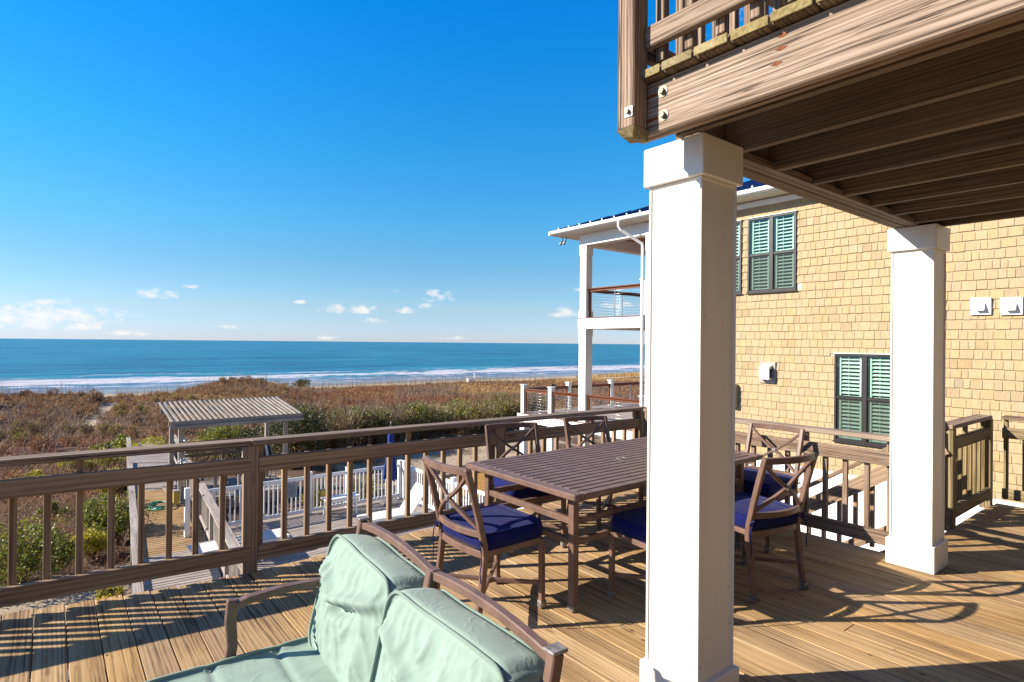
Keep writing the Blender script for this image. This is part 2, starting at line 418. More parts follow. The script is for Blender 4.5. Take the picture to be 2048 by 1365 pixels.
def bar(name, mat, p0, p1, w, h, ch=.003, parent=None, upv=(0, 0, 1)):
    """straight bar from p0 to p1 (world), w wide, h tall"""
    parent = parent if parent is not None else G.root
    p0 = Vector(p0); p1 = Vector(p1); d = p1 - p0; L = d.length; x = d.normalized(); u = Vector(upv)
    if abs(x.dot(u)) > .98: u = Vector((0, 1, 0))
    y = u.cross(x).normalized(); z = x.cross(y)
    if isinstance(mat, str): mat = wood(mat, 'X')
    me = with_mat(chamfer_box(L, w, h, ch), mat)
    o = bpy.data.objects.new(name, me); link(o, parent)
    R = Matrix((x, y, z)).transposed()
    o.rotation_euler = R.to_euler(); o.location = (p0 + p1) / 2 - (abs_org(parent) if parent is not None else Vector((0, 0, 0)))
    return o


def meshobj(name, v, f, mat, parent=None, smooth=False, loc=None):
    me = bpy.data.meshes.new(name); me.from_pydata([tuple(p) for p in v], [], f); me.update()
    if mat is not None: me.materials.append(mat)
    if smooth:
        for p in me.polygons: p.use_smooth = True
    o = bpy.data.objects.new(name, me); link(o, parent)
    if loc is not None: o.location = loc
    return o


def sweep_geo(pts, w, h, upv=(0, 0, 1), closed=False, n=4, taper=None):
    """section (n=4: w x h rectangle, else an ellipse of n points) swept along a polyline"""
    pts = [Vector(p) for p in pts]; V = []; Fc = []; m = len(pts)
    if n == 4: sec = [(-w / 2, -h / 2), (w / 2, -h / 2), (w / 2, h / 2), (-w / 2, h / 2)]
    else: sec = [(w / 2 * math.cos(2 * PI * k / n), h / 2 * math.sin(2 * PI * k / n)) for k in range(n)]
    for i, p in enumerate(pts):
        if closed: t = pts[(i + 1) % m] - pts[i - 1]
        else: t = pts[min(i + 1, m - 1)] - pts[max(i - 1, 0)]
        t.normalize(); u = Vector(upv)
        if abs(t.dot(u)) > .97: u = Vector((0, 1, 0)) if abs(t.y) < .9 else Vector((1, 0, 0))
        y = u.cross(t).normalized(); z = t.cross(y)
        s = taper[i] if taper else 1
        for a, b in sec: V.append(p + y * a * s + z * b * s)
    rng_ = m if closed else m - 1
    for i in range(rng_):
        for k in range(n):
            a0 = i * n + k; a1 = i * n + (k + 1) % n; j = (i + 1) % m
            Fc.append([a0, a1, j * n + (k + 1) % n, j * n + k])
    if not closed:
        Fc.append(list(range(n))[::-1]); Fc.append([(m - 1) * n + k for k in range(n)])
    return V, Fc


def sweep(name, mat, pts, w, h, parent=None, upv=(0, 0, 1), closed=False, n=4, smooth=None, taper=None):
    parent = parent if parent is not None else G.root
    og = abs_org(parent) if parent is not None else Vector((0, 0, 0))
    V, Fc = sweep_geo([Vector(p) - og for p in pts], w, h, upv, closed, n, taper)
    o = meshobj(name, V, Fc, mat, parent, smooth=(n > 4) if smooth is None else smooth)
    if n == 4:
        md = o.modifiers.new('edge', 'BEVEL'); md.width = min(w, h) * .12; md.segments = 1; md.limit_method = 'ANGLE'; md.angle_limit = .9
    return o


def cyl(name, mat, p0, p1, r, n=12, parent=None):
    return sweep(name, mat, [p0, p1], 2 * r, 2 * r, parent, n=n)


def join_bm(parts):
    """[(verts, faces)] -> one"""
    V = []; Fc = []
    for v, f in parts:
        k = len(V); V += list(v); Fc += [[i + k for i in q] for q in f]
    return V, Fc


def np_mesh(name, V, Fa, mat, colors=None, parent=None, smooth=False):
    """fast mesh from numpy arrays: V (n,3), Fa (m,k)"""
    me = bpy.data.meshes.new(name); V = np.asarray(V, np.float32); Fa = np.asarray(Fa, np.int32); m, k = Fa.shape
    me.vertices.add(len(V)); me.vertices.foreach_set('co', V.ravel())
    me.loops.add(m * k); me.loops.foreach_set('vertex_index', Fa.ravel())
    me.polygons.add(m); me.polygons.foreach_set('loop_start', np.arange(0, m * k, k, dtype=np.int32))
    me.polygons.foreach_set('loop_total', np.full(m, k, np.int32))
    me.polygons.foreach_set('use_smooth', np.full(m, bool(smooth)))
    me.update(calc_edges=True); me.materials.append(mat)
    if colors is not None:
        ca = me.color_attributes.new('Col', 'FLOAT_COLOR', 'POINT')
        c4 = np.ones((len(V), 4), np.float32); c4[:, :3] = colors; ca.data.foreach_set('color', c4.ravel())
    o = bpy.data.objects.new(name, me); link(o, parent); return o


def copy_tree(o, parent=None):
    c = o.copy(); COL.objects.link(c)
    if parent is not None: c.parent = parent
    for ch in list(o.children): copy_tree(ch, c)
    return c


# ------------------------------------------------------------------ ground, beach, sea
def nzz(x, y, s, o=0.0): return noise.noise(Vector((x * s + o, y * s - o, o * 1.7)))


def path_dist(x, y):
    P = [(1.5, 40), (1.9, 44), (2.3, 49), (3.4, 54), (3.7, 59), (4.9, 64), (4.3, 72), (4.8, 84)]
    best = 9e9
    for (x0, y0), (x1, y1) in zip(P, P[1:]):
        t = max(0, min(1, ((x - x0) * (x1 - x0) + (y - y0) * (y1 - y0)) / ((x1 - x0) ** 2 + (y1 - y0) ** 2)))
        best = min(best, math.hypot(x - x0 - t * (x1 - x0), y - y0 - t * (y1 - y0)))
    return best


def base_z(y):
    K = [(-1e5, -3.3), (22, -3.3), (45, -3.75), (64, -4.0), (74, -4.5), (92, -6.2), (108, -6.9), (124, -7.35), (150, -8.4), (200, -11), (1e6, -30)]
    for (a, za), (b, zb) in zip(K, K[1:]):
        if y <= b:
            t = (y - a) / (b - a); return za + (zb - za) * t
    return -30


def ground_z(x, y):
    z = base_z(y)
    w = max(0, min(1, (y - 20) / 15)) * max(0, min(1, (88 - y) / 14))
    if w > 0:
        w0 = w; w = w * (1 if x < 16 else max(.35, 1 - (x - 16) / 12))
        z += w * (.75 * nzz(x, y, .06, 3) + .42 * nzz(x, y, .17, 9))
        z += 1.25 * math.exp(-((x - 17) / 5.0) ** 2 - ((y - 75) / 5) ** 2)
        z -= w0 * .35 * max(0, min(1, (x - 20) / 8)) * max(0, min(1, (y - 40) / 20))
        z += .45 * math.exp(-((x + 4) / 7.0) ** 2 - ((y - 66) / 6) ** 2)
        z -= .3 * math.exp(-(path_dist(x, y) / 1.0) ** 2)
    if 8 < y < 40: z += .07 * nzz(x, y, .8, 5) + .10 * nzz(x, y, .3, 6)
    return z


def axis_pts(parts):
    out = []
    for a, b, n in parts: out += list(np.linspace(a, b, n, endpoint=False))
    return out + [parts[-1][1]]


gx = axis_pts([(-30000, -600, 6), (-600, -60, 10), (-60, -14, 22), (-14, 24, 150), (24, 110, 90), (110, 400, 30), (400, 4000, 12), (4000, 60000, 6)])
gy = axis_pts([(-30000, -600, 5), (-600, -20, 8), (-20, 8, 12), (8, 40, 130), (40, 100, 120), (100, 200, 40), (200, 900, 8), (900, 60000, 5)])
V = [(x, y, ground_z(x, y)) for y in gy for x in gx]; nx = len(gx)
Fc = [(j * nx + i, j * nx + i + 1, (j + 1) * nx + i + 1, (j + 1) * nx + i) for j in range(len(gy) - 1) for i in range(nx - 1)]


def sand_mat():
    m, n, l, b, out = newmat('dune_sand')
    g = n.new('ShaderNodeNewGeometry'); P = g.outputs['Position']
    sep = n.new('ShaderNodeSeparateXYZ'); l.new(P, sep.inputs[0])
    t1 = N(n, 'ShaderNodeTexNoise'); t1.inputs['Scale'].default_value = 1.3; t1.inputs['Detail'].default_value = 8; t1.inputs['Roughness'].default_value = .7; l.new(P, t1.inputs['Vector'])
    t2 = N(n, 'ShaderNodeTexNoise'); t2.inputs['Scale'].default_value = 22; t2.inputs['Detail'].default_value = 6; t2.inputs['Roughness'].default_value = .8; l.new(P, t2.inputs['Vector'])
    sand = ramp(n, [(.3, (.34, .25, .165)), (.7, (.52, .41, .29))]); l.new(t2.outputs[0], sand.inputs[0])
    deb = ramp(n, [(.35, (.05, .028, .018)), (.62, (.15, .085, .05)), (.8, (.27, .18, .12))]); l.new(t2.outputs[0], deb.inputs[0])
    near = N(n, 'ShaderNodeMapRange'); near.inputs['From Min'].default_value = 78; near.inputs['From Max'].default_value = 92; near.inputs['To Min'].default_value = .13; near.inputs['To Max'].default_value = -.5
    l.new(sep.outputs['Y'], near.inputs[0])
    f = N(n, 'ShaderNodeMapRange'); f.inputs['From Min'].default_value = .47; f.inputs['From Max'].default_value = .57
    l.new(mth(n, l, 'ADD', t1.outputs[0], near.outputs[0]), f.inputs[0])
    mx = N(n, 'ShaderNodeMix', data_type='RGBA'); l.new(f.outputs[0], mx.inputs['Factor']); l.new(sand.outputs[0], mx.inputs['A']); l.new(deb.outputs[0], mx.inputs['B'])
    a = n.new('ShaderNodeAttribute'); a.attribute_name = 'Col'
    asp = n.new('ShaderNodeSeparateColor'); l.new(a.outputs['Color'], asp.inputs[0])
    mx2 = N(n, 'ShaderNodeMix', data_type='RGBA'); l.new(asp.outputs[0], mx2.inputs['Factor']); l.new(mx.outputs['Result'], mx2.inputs['A']); l.new(sand.outputs[0], mx2.inputs['B'])
    wet = N(n, 'ShaderNodeMapRange', interpolation_type='SMOOTHSTEP'); wet.inputs['From Min'].default_value = 108; wet.inputs['From Max'].default_value = 119
    l.new(mth(n, l, 'ADD', sep.outputs['Y'], mth(n, l, 'MULTIPLY', t1.outputs[0], 6)), wet.inputs[0])
    mx3 = N(n, 'ShaderNodeMix', data_type='RGBA', blend_type='MIX'); l.new(wet.outputs[0], mx3.inputs['Factor']); l.new(mx2.outputs['Result'], mx3.inputs['A']); mx3.inputs['B'].default_value = (.17, .14, .125, 1)
    l.new(mx3.outputs['Result'], b.inputs['Base Color'])
    rr = N(n, 'ShaderNodeMapRange'); rr.inputs['To Min'].default_value = .95; rr.inputs['To Max'].default_value = .22; l.new(wet.outputs[0], rr.inputs[0]); l.new(rr.outputs[0], b.inputs['Roughness'])
    bp = n.new('ShaderNodeBump'); bp.inputs['Distance'].default_value = .06; bp.inputs['Strength'].default_value = .8
    l.new(mth(n, l, 'MULTIPLY', t2.outputs[0], mth(n, l, 'SUBTRACT', 1.0, wet.outputs[0])), bp.inputs['Height']); l.new(bp.outputs[0], b.inputs['Normal'])
    return m


def sandy(x, y):
    """0 = covered by plants, 1 = open sand"""
    s = 0.0
    if 30 < y < 90: s = max(s, 1 - min(1, max(0, (path_dist(x, y) - .22 - .2 * nzz(x, y, .5, 17)) / .35)))
    if y > 80: s = max(s, min(1, (y + 5 * nzz(x, y, .12, 2) - 82) / 8))
    if 8.6 < x < 20 and 15 < y < 25:
        s = max(s, .95 * max(0, min(1, (nzz(x, y, .45, 4) + .42) * 3)) * min(1, (25 - y) / 1.5))
    if -6 < x < 2.4 and 8 < y < 15:
        e = 1.1 - .5 * abs((x - .6 + .25 * (y - 11)) / 1.0) + .9 * nzz(x, y, .9, 8); s = max(s, max(0, min(1, e * 1.6)))
    return max(0, min(1, s))


cols = np.array([(sandy(x, y), 0, 0) for (x, y, z) in V], np.float32)
ground = np_mesh('ground', np.array(V), np.array(Fc), sand_mat(), cols, smooth=True)
tag(ground, 'sandy ground running from the houses over low dunes to the beach', kind='structure')


def sea_mat():
    m, n, l, b, out = newmat('sea_water')
    g = n.new('ShaderNodeNewGeometry'); P = g.outputs['Position']; sep = n.new('ShaderNodeSeparateXYZ'); l.new(P, sep.inputs[0])
    Y = sep.outputs['Y']
    def nz_(sx, sy, det=4, rough=.6, dist=0):
        mp = n.new('ShaderNodeMapping'); mp.inputs['Scale'].default_value = (sx, sy, 1); l.new(P, mp.inputs[0])
        t = N(n, 'ShaderNodeTexNoise'); t.inputs['Scale'].default_value = 1; t.inputs['Detail'].default_value = det; t.inputs['Roughness'].default_value = rough; t.inputs['Distortion'].default_value = dist
        l.new(mp.outputs[0], t.inputs['Vector']); return t.outputs[0]
    wa = nz_(.03, .12, 6, .65); wb = nz_(.4, 1.1, 4); wc = nz_(.006, .022, 6, .7)
    body = ramp(n, [(.40, (.001, .048, .115)), (.5, (.002, .112, .20)), (.60, (.016, .22, .29))])
    l.new(mth(n, l, 'ADD', mth(n, l, 'MULTIPLY', wa, .6), mth(n, l, 'MULTIPLY', wc, .4)), body.inputs[0])
    # foam: spilling breaker and the thin swash lines
    fn = nz_(.09, .25, 8, .72, .8); fn2 = nz_(.022, .04, 6, .65, .3)
    yy = mth(n, l, 'ADD', Y, mth(n, l, 'MULTIPLY', mth(n, l, 'SUBTRACT', fn2, .5), 60))
    def band(c, w, s):
        d = mth(n, l, 'ABSOLUTE', mth(n, l, 'SUBTRACT', yy, c)); d = mth(n, l, 'DIVIDE', d, w)
        return mth(n, l, 'MULTIPLY', mth(n, l, 'SUBTRACT', 1.0, d, True), s)
    bands = mth(n, l, 'MAXIMUM', mth(n, l, 'MAXIMUM', band(150, 17, .62), band(135, 4.0, .50)), mth(n, l, 'MAXIMUM', band(172, 9, .36), band(126, 3, .45)))
    ff = N(n, 'ShaderNodeMapRange', interpolation_type='SMOOTHSTEP'); ff.inputs['From Min'].default_value = .74; ff.inputs['From Max'].default_value = .98
    l.new(mth(n, l, 'ADD', bands, mth(n, l, 'MULTIPLY', mth(n, l, 'ADD', fn, mth(n, l, 'MULTIPLY', mth(n, l, 'SUBTRACT', wb, .5), .7)), .95)), ff.inputs[0])
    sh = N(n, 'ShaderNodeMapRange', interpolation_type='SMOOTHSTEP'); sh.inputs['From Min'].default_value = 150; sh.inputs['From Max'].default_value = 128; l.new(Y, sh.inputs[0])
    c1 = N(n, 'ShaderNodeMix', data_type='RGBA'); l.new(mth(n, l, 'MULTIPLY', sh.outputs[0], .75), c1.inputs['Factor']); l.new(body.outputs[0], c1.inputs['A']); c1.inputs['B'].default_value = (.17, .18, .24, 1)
    c2 = N(n, 'ShaderNodeMix', data_type='RGBA'); l.new(ff.outputs[0], c2.inputs['Factor']); l.new(c1.outputs['Result'], c2.inputs['A']); c2.inputs['B'].default_value = (.50, .49, .53, 1)
    l.new(c2.outputs['Result'], b.inputs['Base Color'])
    rr = N(n, 'ShaderNodeMapRange'); rr.inputs['To Min'].default_value = .28; rr.inputs['To Max'].default_value = .9; l.new(ff.outputs[0], rr.inputs[0]); l.new(rr.outputs[0], b.inputs['Roughness'])
    b.inputs['IOR'].default_value = 1.33; b.inputs['Specular IOR Level'].default_value = .16
    bp = n.new('ShaderNodeBump'); bp.inputs['Distance'].default_value = 1.6; bp.inputs['Strength'].default_value = 1
    l.new(mth(n, l, 'ADD', mth(n, l, 'MULTIPLY', wa, 1.0), mth(n, l, 'MULTIPLY', wb, .18)), bp.inputs['Height']); l.new(bp.outputs[0], b.inputs['Normal'])
    return m


sx = axis_pts([(-60000, -400, 8), (-400, -60, 12), (-60, 260, 70), (260, 2000, 20), (2000, 70000, 8)])
sy = axis_pts([(112, 200, 110), (200, 500, 30), (500, 3000, 14), (3000, 70000, 12)])
Vs = []
for y in sy:
    for x in sx:
        z = -7.4
        if y < 500:
            sw = math.exp(-((y - 152 - 8 * nzz(x, 0, .012, 1)) / 4.0) ** 2) * (.35 + .5 * (nzz(x, y, .02, 7) + .3))
            z += max(0, sw) + .12 * nzz(x * .4, y, .09, 11) * min(1, (y - 112) / 40)
        Vs.append((x, y, z))
ns = len(sx)
Fs = [(j * ns + i, j * ns + i + 1, (j + 1) * ns + i + 1, (j + 1) * ns + i) for j in range(len(sy) - 1) for i in range(ns - 1)]
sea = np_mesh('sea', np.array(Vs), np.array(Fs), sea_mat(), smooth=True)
tag(sea, 'blue green sea with a line of white surf along the beach', kind='structure')


# ------------------------------------------------------------------ own deck
def edge_y(x):
    K = [(-6, 4.9), (-2.6, 4.62), (-.2, 4.48), (.46, 4.345), (1.06, 4.275), (1.65, 4.305), (2.7, 4.38), (3.6, 4.36), (5.3, 4.3)]
    for (a, ya), (b, yb) in zip(K, K[1:]):
        if x <= b: return ya + (yb - ya) * (x - a) / (b - a)
    return 4.3


deck = thing('deck', 'weathered wooden deck floor under the table and loveseat', None, (0, 0, 0), kind='structure')
P_ = .1428
k0 = int(math.floor((-2.9 - .37) / P_)); X = .37 + k0 * P_
while X < 7.62:
    x0, x1 = X + .0022, X + P_ - .0022; xc = (x0 + x1) / 2
    if xc < 5.1:
        ye = edge_y(xc) + random.uniform(-.006, .006)
    else:
        ye = 1.62 if x1 < 7.62 else 1.6
    ys = [-2.2, ye]
    if random.random() < .4: ys.insert(1, random.choice([-1.0, -.2, .6, 1.4, 2.2, 3.0]) if ye > 2 else random.choice([-1.0, -.2, .6]))
    for ya, yb in zip(ys, ys[1:]):
        dz = random.uniform(-.002, .002)
        o = box('deck_board', 'deck', (x0, ya + .002, -.037 + dz), (x1, yb - .002, dz), .0028, deck)
    X += P_
for y in (-2.1, -1.3, -.5, .3, 1.1, 1.9, 2.7, 3.5, 4.1):
    box('joist', 'under', (-2.9, y - .019, -.24), (5.1 if y > 1.7 else 7.6, y + .019, -.039), .003, deck)
box('rim_joist', 'under', (-2.9, 4.16, -.24), (5.05, 4.198, -.039), .003, deck)
for x, y in ((-1.6, 4.0), (1.09, 4.0), (3.3, 4.0), (5.0, 4.0), (6.3, 1.4), (7.5, 1.4), (5.0, 1.5), (7.5, -1)):
    box('support_post', 'under', (x - .07, y - .07, -3.4), (x + .07, y + .07, -.241), .004, deck)

# ------------------------------------------------------------------ railings
def railing(label, p0, p1, posts, face, cap=True, full=(), skip_ends=(0, 0), pal='rail', capw=.135, extra='weather', z0=0.0, start=0, pitch_=.152, tall=None):
    """p0,p1: ends (x,y) of the rail's inner face line; face = unit vector towards the deck; posts: distances along"""
    p0 = Vector((p0[0], p0[1], 0)); p1 = Vector((p1[0], p1[1], 0)); d = (p1 - p0).normalized(); L = (p1 - p0).length; nrm = Vector((face[0], face[1], 0))
    nrm = (nrm - d * nrm.dot(d)).normalized()
    t = thing('deck_railing', label, 'railing', (p0.x, p0.y, z0), group='wooden railings round the deck')
    at = lambda s, off, z: p0 + d * s - nrm * off + Vector((0, 0, z + z0))
    bar('handrail', extra, at(skip_ends[0] - .0, capw / 2, .8925), at(L - skip_ends[1], capw / 2, .8925), capw, .037, .005, t)
    segs = [0] + list(posts) + [L]
    cuts = sorted(set([0, L] + list(posts)))
    for a, b in zip(cuts, cuts[1:]):
        a2 = a + (.048 if a in posts else 0) + (start if a == 0 else 0); b2 = b - (.048 if b in posts else 0)
        if b2 - a2 < .15: continue
        bar('upper_rail', pal, at(a2, .019, .742), at(b2, .019, .742), .037, .105, .004, t)
        bar('lower_rail', pal, at(a2, .019, .132), at(b2, .019, .132), .037, .105, .004, t)
        nb = max(1, round((b2 - a2 - .04) / pitch_)); st = (b2 - a2 - .04) / nb
        for k in range(nb + 1):
            s = a2 + .02 + k * st
            top = .872 if (k in (0, nb) or (k in tall if tall else k % 7 == 3)) else .79
            me = with_mat(chamfer_box(.036, .036, top - .07, .003), wood(pal, 'Z'))
            o = bpy.data.objects.new('baluster', me); link(o, t); o.rotation_euler.z = math.atan2(d.y, d.x) + random.uniform(-.04, .04)
            o.location = at(s + random.uniform(-.003, .003), .058, (top + .07) / 2) - t.location
    for s in posts:
        zb = -.03
        me = with_mat(chamfer_box(.092, .092, .873 - zb, .004), wood(pal, 'Z'))
        o = bpy.data.objects.new('post', me); link(o, t); o.rotation_euler.z = math.atan2(d.y, d.x)
        o.location = at(s, .048, (.873 + zb) / 2) - t.location
    return t


railing('long brown wooden railing at the sea edge, leftmost section behind the loveseat', (-2.7, 4.575), (1.093, 4.25), [1.239, 3.8069], (0, -1), tall=(10,))
railing('brown wooden railing at the sea edge behind the dining table', (1.0935, 4.246), (5.14, 4.085), [2.087, 3.98], (0, -1), start=.048, pitch_=.160, tall=(7,))
railing('sunlit wooden railing facing the shingled house, beside the white column', (5.0, 4.03), (5.0, 1.68), [0.06], (-1, 0), pal='weather')
railing('short railing section at the head of the stairs, right of the white column', (6.22, 1.6), (7.5, 1.6), [.06, 1.27], (0, -1), pal='mossy')
railing('wooden railing running off behind the stair head along the far right deck edge', (7.52, 1.53), (7.52, -1.9), [1.7], (-1, 0), pal='mossy')

# ------------------------------------------------------------------ stairs beside the deck
t = thing('staircase', 'wooden stairs going down beside the deck towards the pool side', 'staircase', (5.7, 1.66, -3.1))
nst = 17; rise = 3.1 / (nst + 1); run = rise / .68
for k in range(nst):
    y = 1.66 + run * (k + .5); z = -rise * (k + 1)
    box('tread', 'grey', (5.12, y - run / 2 - .02, z - .038), (6.16, y + run / 2, z), .004)
for x in (5.10, 6.18):
    bar('stringer', 'rail', (x, 1.66, -.16), (x, 1.66 + run * nst, -3.06), .038, .25)
xs = 6.22
bar('handrail', 'rail', (xs, 1.66, .93), (xs, 1.66 + run * nst, .93 - 2.9), .09, .038)
bar('upper_rail', 'rail', (xs, 1.66, .72), (xs, 1.66 + run * nst, .72 - 2.9), .038, .14)
bar('lower_rail', 'rail', (xs, 1.66, .16), (xs, 1.66 + run * nst, .16 - 2.9), .038, .09)
for k in range(22):
    y = 1.8 + .15 * k; z = -.68 * (y - 1.66)
    if y > 1.66 + run * nst: break
    box('baluster', 'rail', (xs + .02, y - .018, z + .06), (xs + .056, y + .018, z + .74), .003)
for y in (1.72, 3.4, 5.2):
    z = -.68 * (y - 1.66); box('post', 'rail', (xs - .05, y - .045, z - .3), (xs + .04, y + .045, z + .91), .004)

# ------------------------------------------------------------------ own house, unseen behind the viewer, added to block and bounce light
hs = thing('unseen_house', 'unseen plank walled house behind the viewer, added to block and bounce light', 'house', (2, -2.9, -3.3))
z = -3.3
while z < 8.4:
    box('wall_plank', plain_tan, (-4.5, -2.95, z), (9.0, -2.92 + .012 * (int(z * 10) % 2), z + .175), .004); z += .18
box('wall', plain_tan, (-4.5, -8, -3.3), (9.0, -2.96, 8.6), .01)
for x in (-1.8, 3.4, 6.2):
    dr = box('sliding_door', BLACK, (x, -2.907, .02), (x + 1.9, -2.88, 2.1), .004)
    for k in range(2): box('pane', DARK, (x + .08 + k * .92, -2.879, .1), (x + .9 + k * .92, -2.875, 2.02), .001, dr)

# ------------------------------------------------------------------ two white porch columns
def nail_marks(t, x, y):
    w = .127
    for k in range(16):
        z = random.uniform(.25, 2.25); u = random.choice((-1, 1)) * (w - random.uniform(.012, .03))
        if k % 2: box('nail_mark', GREYBOX, (x - w - .0012, y + u - .003, z - .003), (x - w - .0002, y + u + .003, z + .003), .0003, t)
        else: box('nail_mark', GREYBOX, (x + u - .003, y - w - .0012, z - .003), (x + u + .003, y - w - .0002, z + .003), .0003, t)


def column(x, y, label):
    t = thing('porch_column', label, 'column', (x, y, 0), group='white columns under the upper deck')
    w = .127
    box('shaft', WHITE, (x - w, y - w, .0), (x + w, y + w, 2.40), .004)
    for nm, z0, z1, g in (('base', 0.001, .19, .026), ('capital', 2.30, 2.47, .026)):
        # four mitred boards read as one collar
        box(nm, WHITE, (x - w - g, y - w - g, z0), (x + w + g, y + w + g, z1), .004)
    box('shaft_bead', WHITE, (x - w - .006, y - w - .006, 2.288), (x + w + .006, y + w + .006, 2.2995), .002)
    for sx_ in (-1, 1):
        for sy_ in (-1, 1):
            box('corner_bead', WHITE, (x + sx_ * (w + .0015) - .006, y + sy_ * (w + .0015) - .006, .191), (x + sx_ * (w + .0015) + .006, y + sy_ * (w + .0015) + .006, 2.287), .002)
    nail_marks(t, x, y)


column(2.232, 1.532, 'large white square column in front of the table, its base cut by the picture edge')
column(5.018, 1.508, 'slimmer looking white square column beside the stair head, near the shingled house')

# ------------------------------------------------------------------ upper deck overhead
ud = thing('upper_deck', 'weathered upper deck overhead with joists resting on the white columns', 'deck', (1.852, 1.57, 2.43))
box('rim_beam', 'weather', (1.852, -3.0, 2.43), (1.889, 1.572, 2.633), .006)
box('rim_beam', 'weather', (1.894, -3.0, 2.432), (1.93, 1.568, 2.631), .006)
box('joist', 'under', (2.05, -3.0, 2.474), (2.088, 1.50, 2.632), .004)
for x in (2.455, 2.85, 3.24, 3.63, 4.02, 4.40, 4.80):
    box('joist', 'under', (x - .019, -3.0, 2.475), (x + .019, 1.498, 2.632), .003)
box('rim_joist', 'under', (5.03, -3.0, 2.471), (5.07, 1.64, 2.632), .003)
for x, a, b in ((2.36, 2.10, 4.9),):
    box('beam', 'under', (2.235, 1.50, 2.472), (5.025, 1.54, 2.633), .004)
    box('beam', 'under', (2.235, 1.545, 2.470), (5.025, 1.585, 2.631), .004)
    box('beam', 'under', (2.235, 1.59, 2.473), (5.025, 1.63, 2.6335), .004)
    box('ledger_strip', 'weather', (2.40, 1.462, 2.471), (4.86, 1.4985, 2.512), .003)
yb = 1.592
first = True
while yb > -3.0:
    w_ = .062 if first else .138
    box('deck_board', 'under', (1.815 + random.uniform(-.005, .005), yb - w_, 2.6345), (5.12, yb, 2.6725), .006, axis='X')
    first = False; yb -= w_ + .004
# board ends: greenish end grain caps
yb = 1.592; first = True
while yb > -3.0:
    w_ = .062 if first else .138
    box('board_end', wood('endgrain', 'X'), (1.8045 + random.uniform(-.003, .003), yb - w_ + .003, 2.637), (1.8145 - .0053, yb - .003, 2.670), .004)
    first = False; yb -= w_ + .004
# corner post and the railing on top
post = box('corner_post', 'weather', (1.764, 1.480, 2.449), (1.85, 1.566, 3.80), .005)
Vp = [(-.044, -.045, 0), (.044, -.045, 0), (.044, .045, 0), (-.044, .045, 0), (-.02, -.02, -.035), (.044, -.045, -.045), (.044, .045, -.03), (-.02, .03, -.025)]
meshobj('post_foot', Vp, [[0, 1, 2, 3], [0, 4, 5, 1], [1, 5, 6, 2], [2, 6, 7, 3], [3, 7, 4, 0], [4, 7, 6, 5]], wood('endgrain', 'Z'), ud, loc=Vector((1.807, 1.523, 2.4495)) - ud.location)
def bolt(parent, p, r, plate=None):
    """p on a face whose normal is -X"""
    og = Vector(p)
    if plate:
        pl = box('bolt_plate', ZINC, (og.x - .004, og.y - plate, og.z - plate), (og.x, og.y + plate, og.z + plate), .001, parent)
        x0 = og.x - .0042
    else:
        pl = sweep('washer', STEEL, [(og.x - .003, og.y, og.z), (og.x, og.y, og.z)], .044, .044, parent, n=20, smooth=False); x0 = og.x - .0032
    sweep('bolt_head', STEEL, [(x0 - .013, og.y, og.z), (x0, og.y, og.z)], r * 2, r * 2, parent, n=6, smooth=False)
bolt(ud, (1.764, 1.503, 2.508), .0105, .02)
bolt(ud, (1.852, 1.408, 2.580), .0115); bolt(ud, (1.852, 1.404, 2.487), .0115)
for (y, z, ln) in ((1.408, 2.580, .12), (1.404, 2.487, .12), (1.525, 2.446, .045)):
    Vr = [(0, .012, .004), (0, .012, -.004), (0, ln, -.006 - .004), (0, ln, .001), (0, ln * .5, .005), (0, ln * .5, -.009)]
    meshobj('rust_stain', Vr, [[0, 1, 5, 4], [4, 5, 2, 3]], RUST, ud, loc=Vector((1.8508, y, z)) - ud.location)
for (y, z) in ((.94, 2.606), (.945, 2.565), (.96, 2.52)):
    Vr = [(0, .02, .002), (0, .0, -.006), (0, -.025, .001), (0, -.004, .007)]
    meshobj('rust_stain', Vr, [[0, 1, 2, 3]], RUST, ud, loc=Vector((1.8508, y, z)) - ud.location)
# rail of the upper deck, sea-left side (runs along Y) and sea side (runs along X)
box('lower_rail', 'weather', (1.822, -3.0, 2.762), (1.858, 1.476, 2.846), .004)
box('upper_rail', 'weather', (1.822, -3.0, 3.30), (1.858, 1.476, 3.38), .004)
box('handrail', 'weather', (1.78, -3.0, 3.43), (1.92, 1.58, 3.468), .005)
y = 1.43
while y > -2.8:
    box('baluster', 'weather', (1.8585, y - .018, 2.71), (1.8945, y + .018, 3.42), .003); y -= .13
box('lower_rail', 'weather', (1.90, 1.52, 2.762), (4.9, 1.557, 2.846), .004)
box('handrail', 'weather', (1.925, 1.47, 3.43), (5.1, 1.61, 3.468), .005)
x = 1.96
while x < 4.9:
    box('baluster', 'weather', (x - .018, 1.4825, 2.71), (x + .018, 1.5185, 3.42), .003); x += .135
box('corner_post', 'weather', (4.91, 1.49, 2.68), (5.0, 1.58, 3.42), .005)

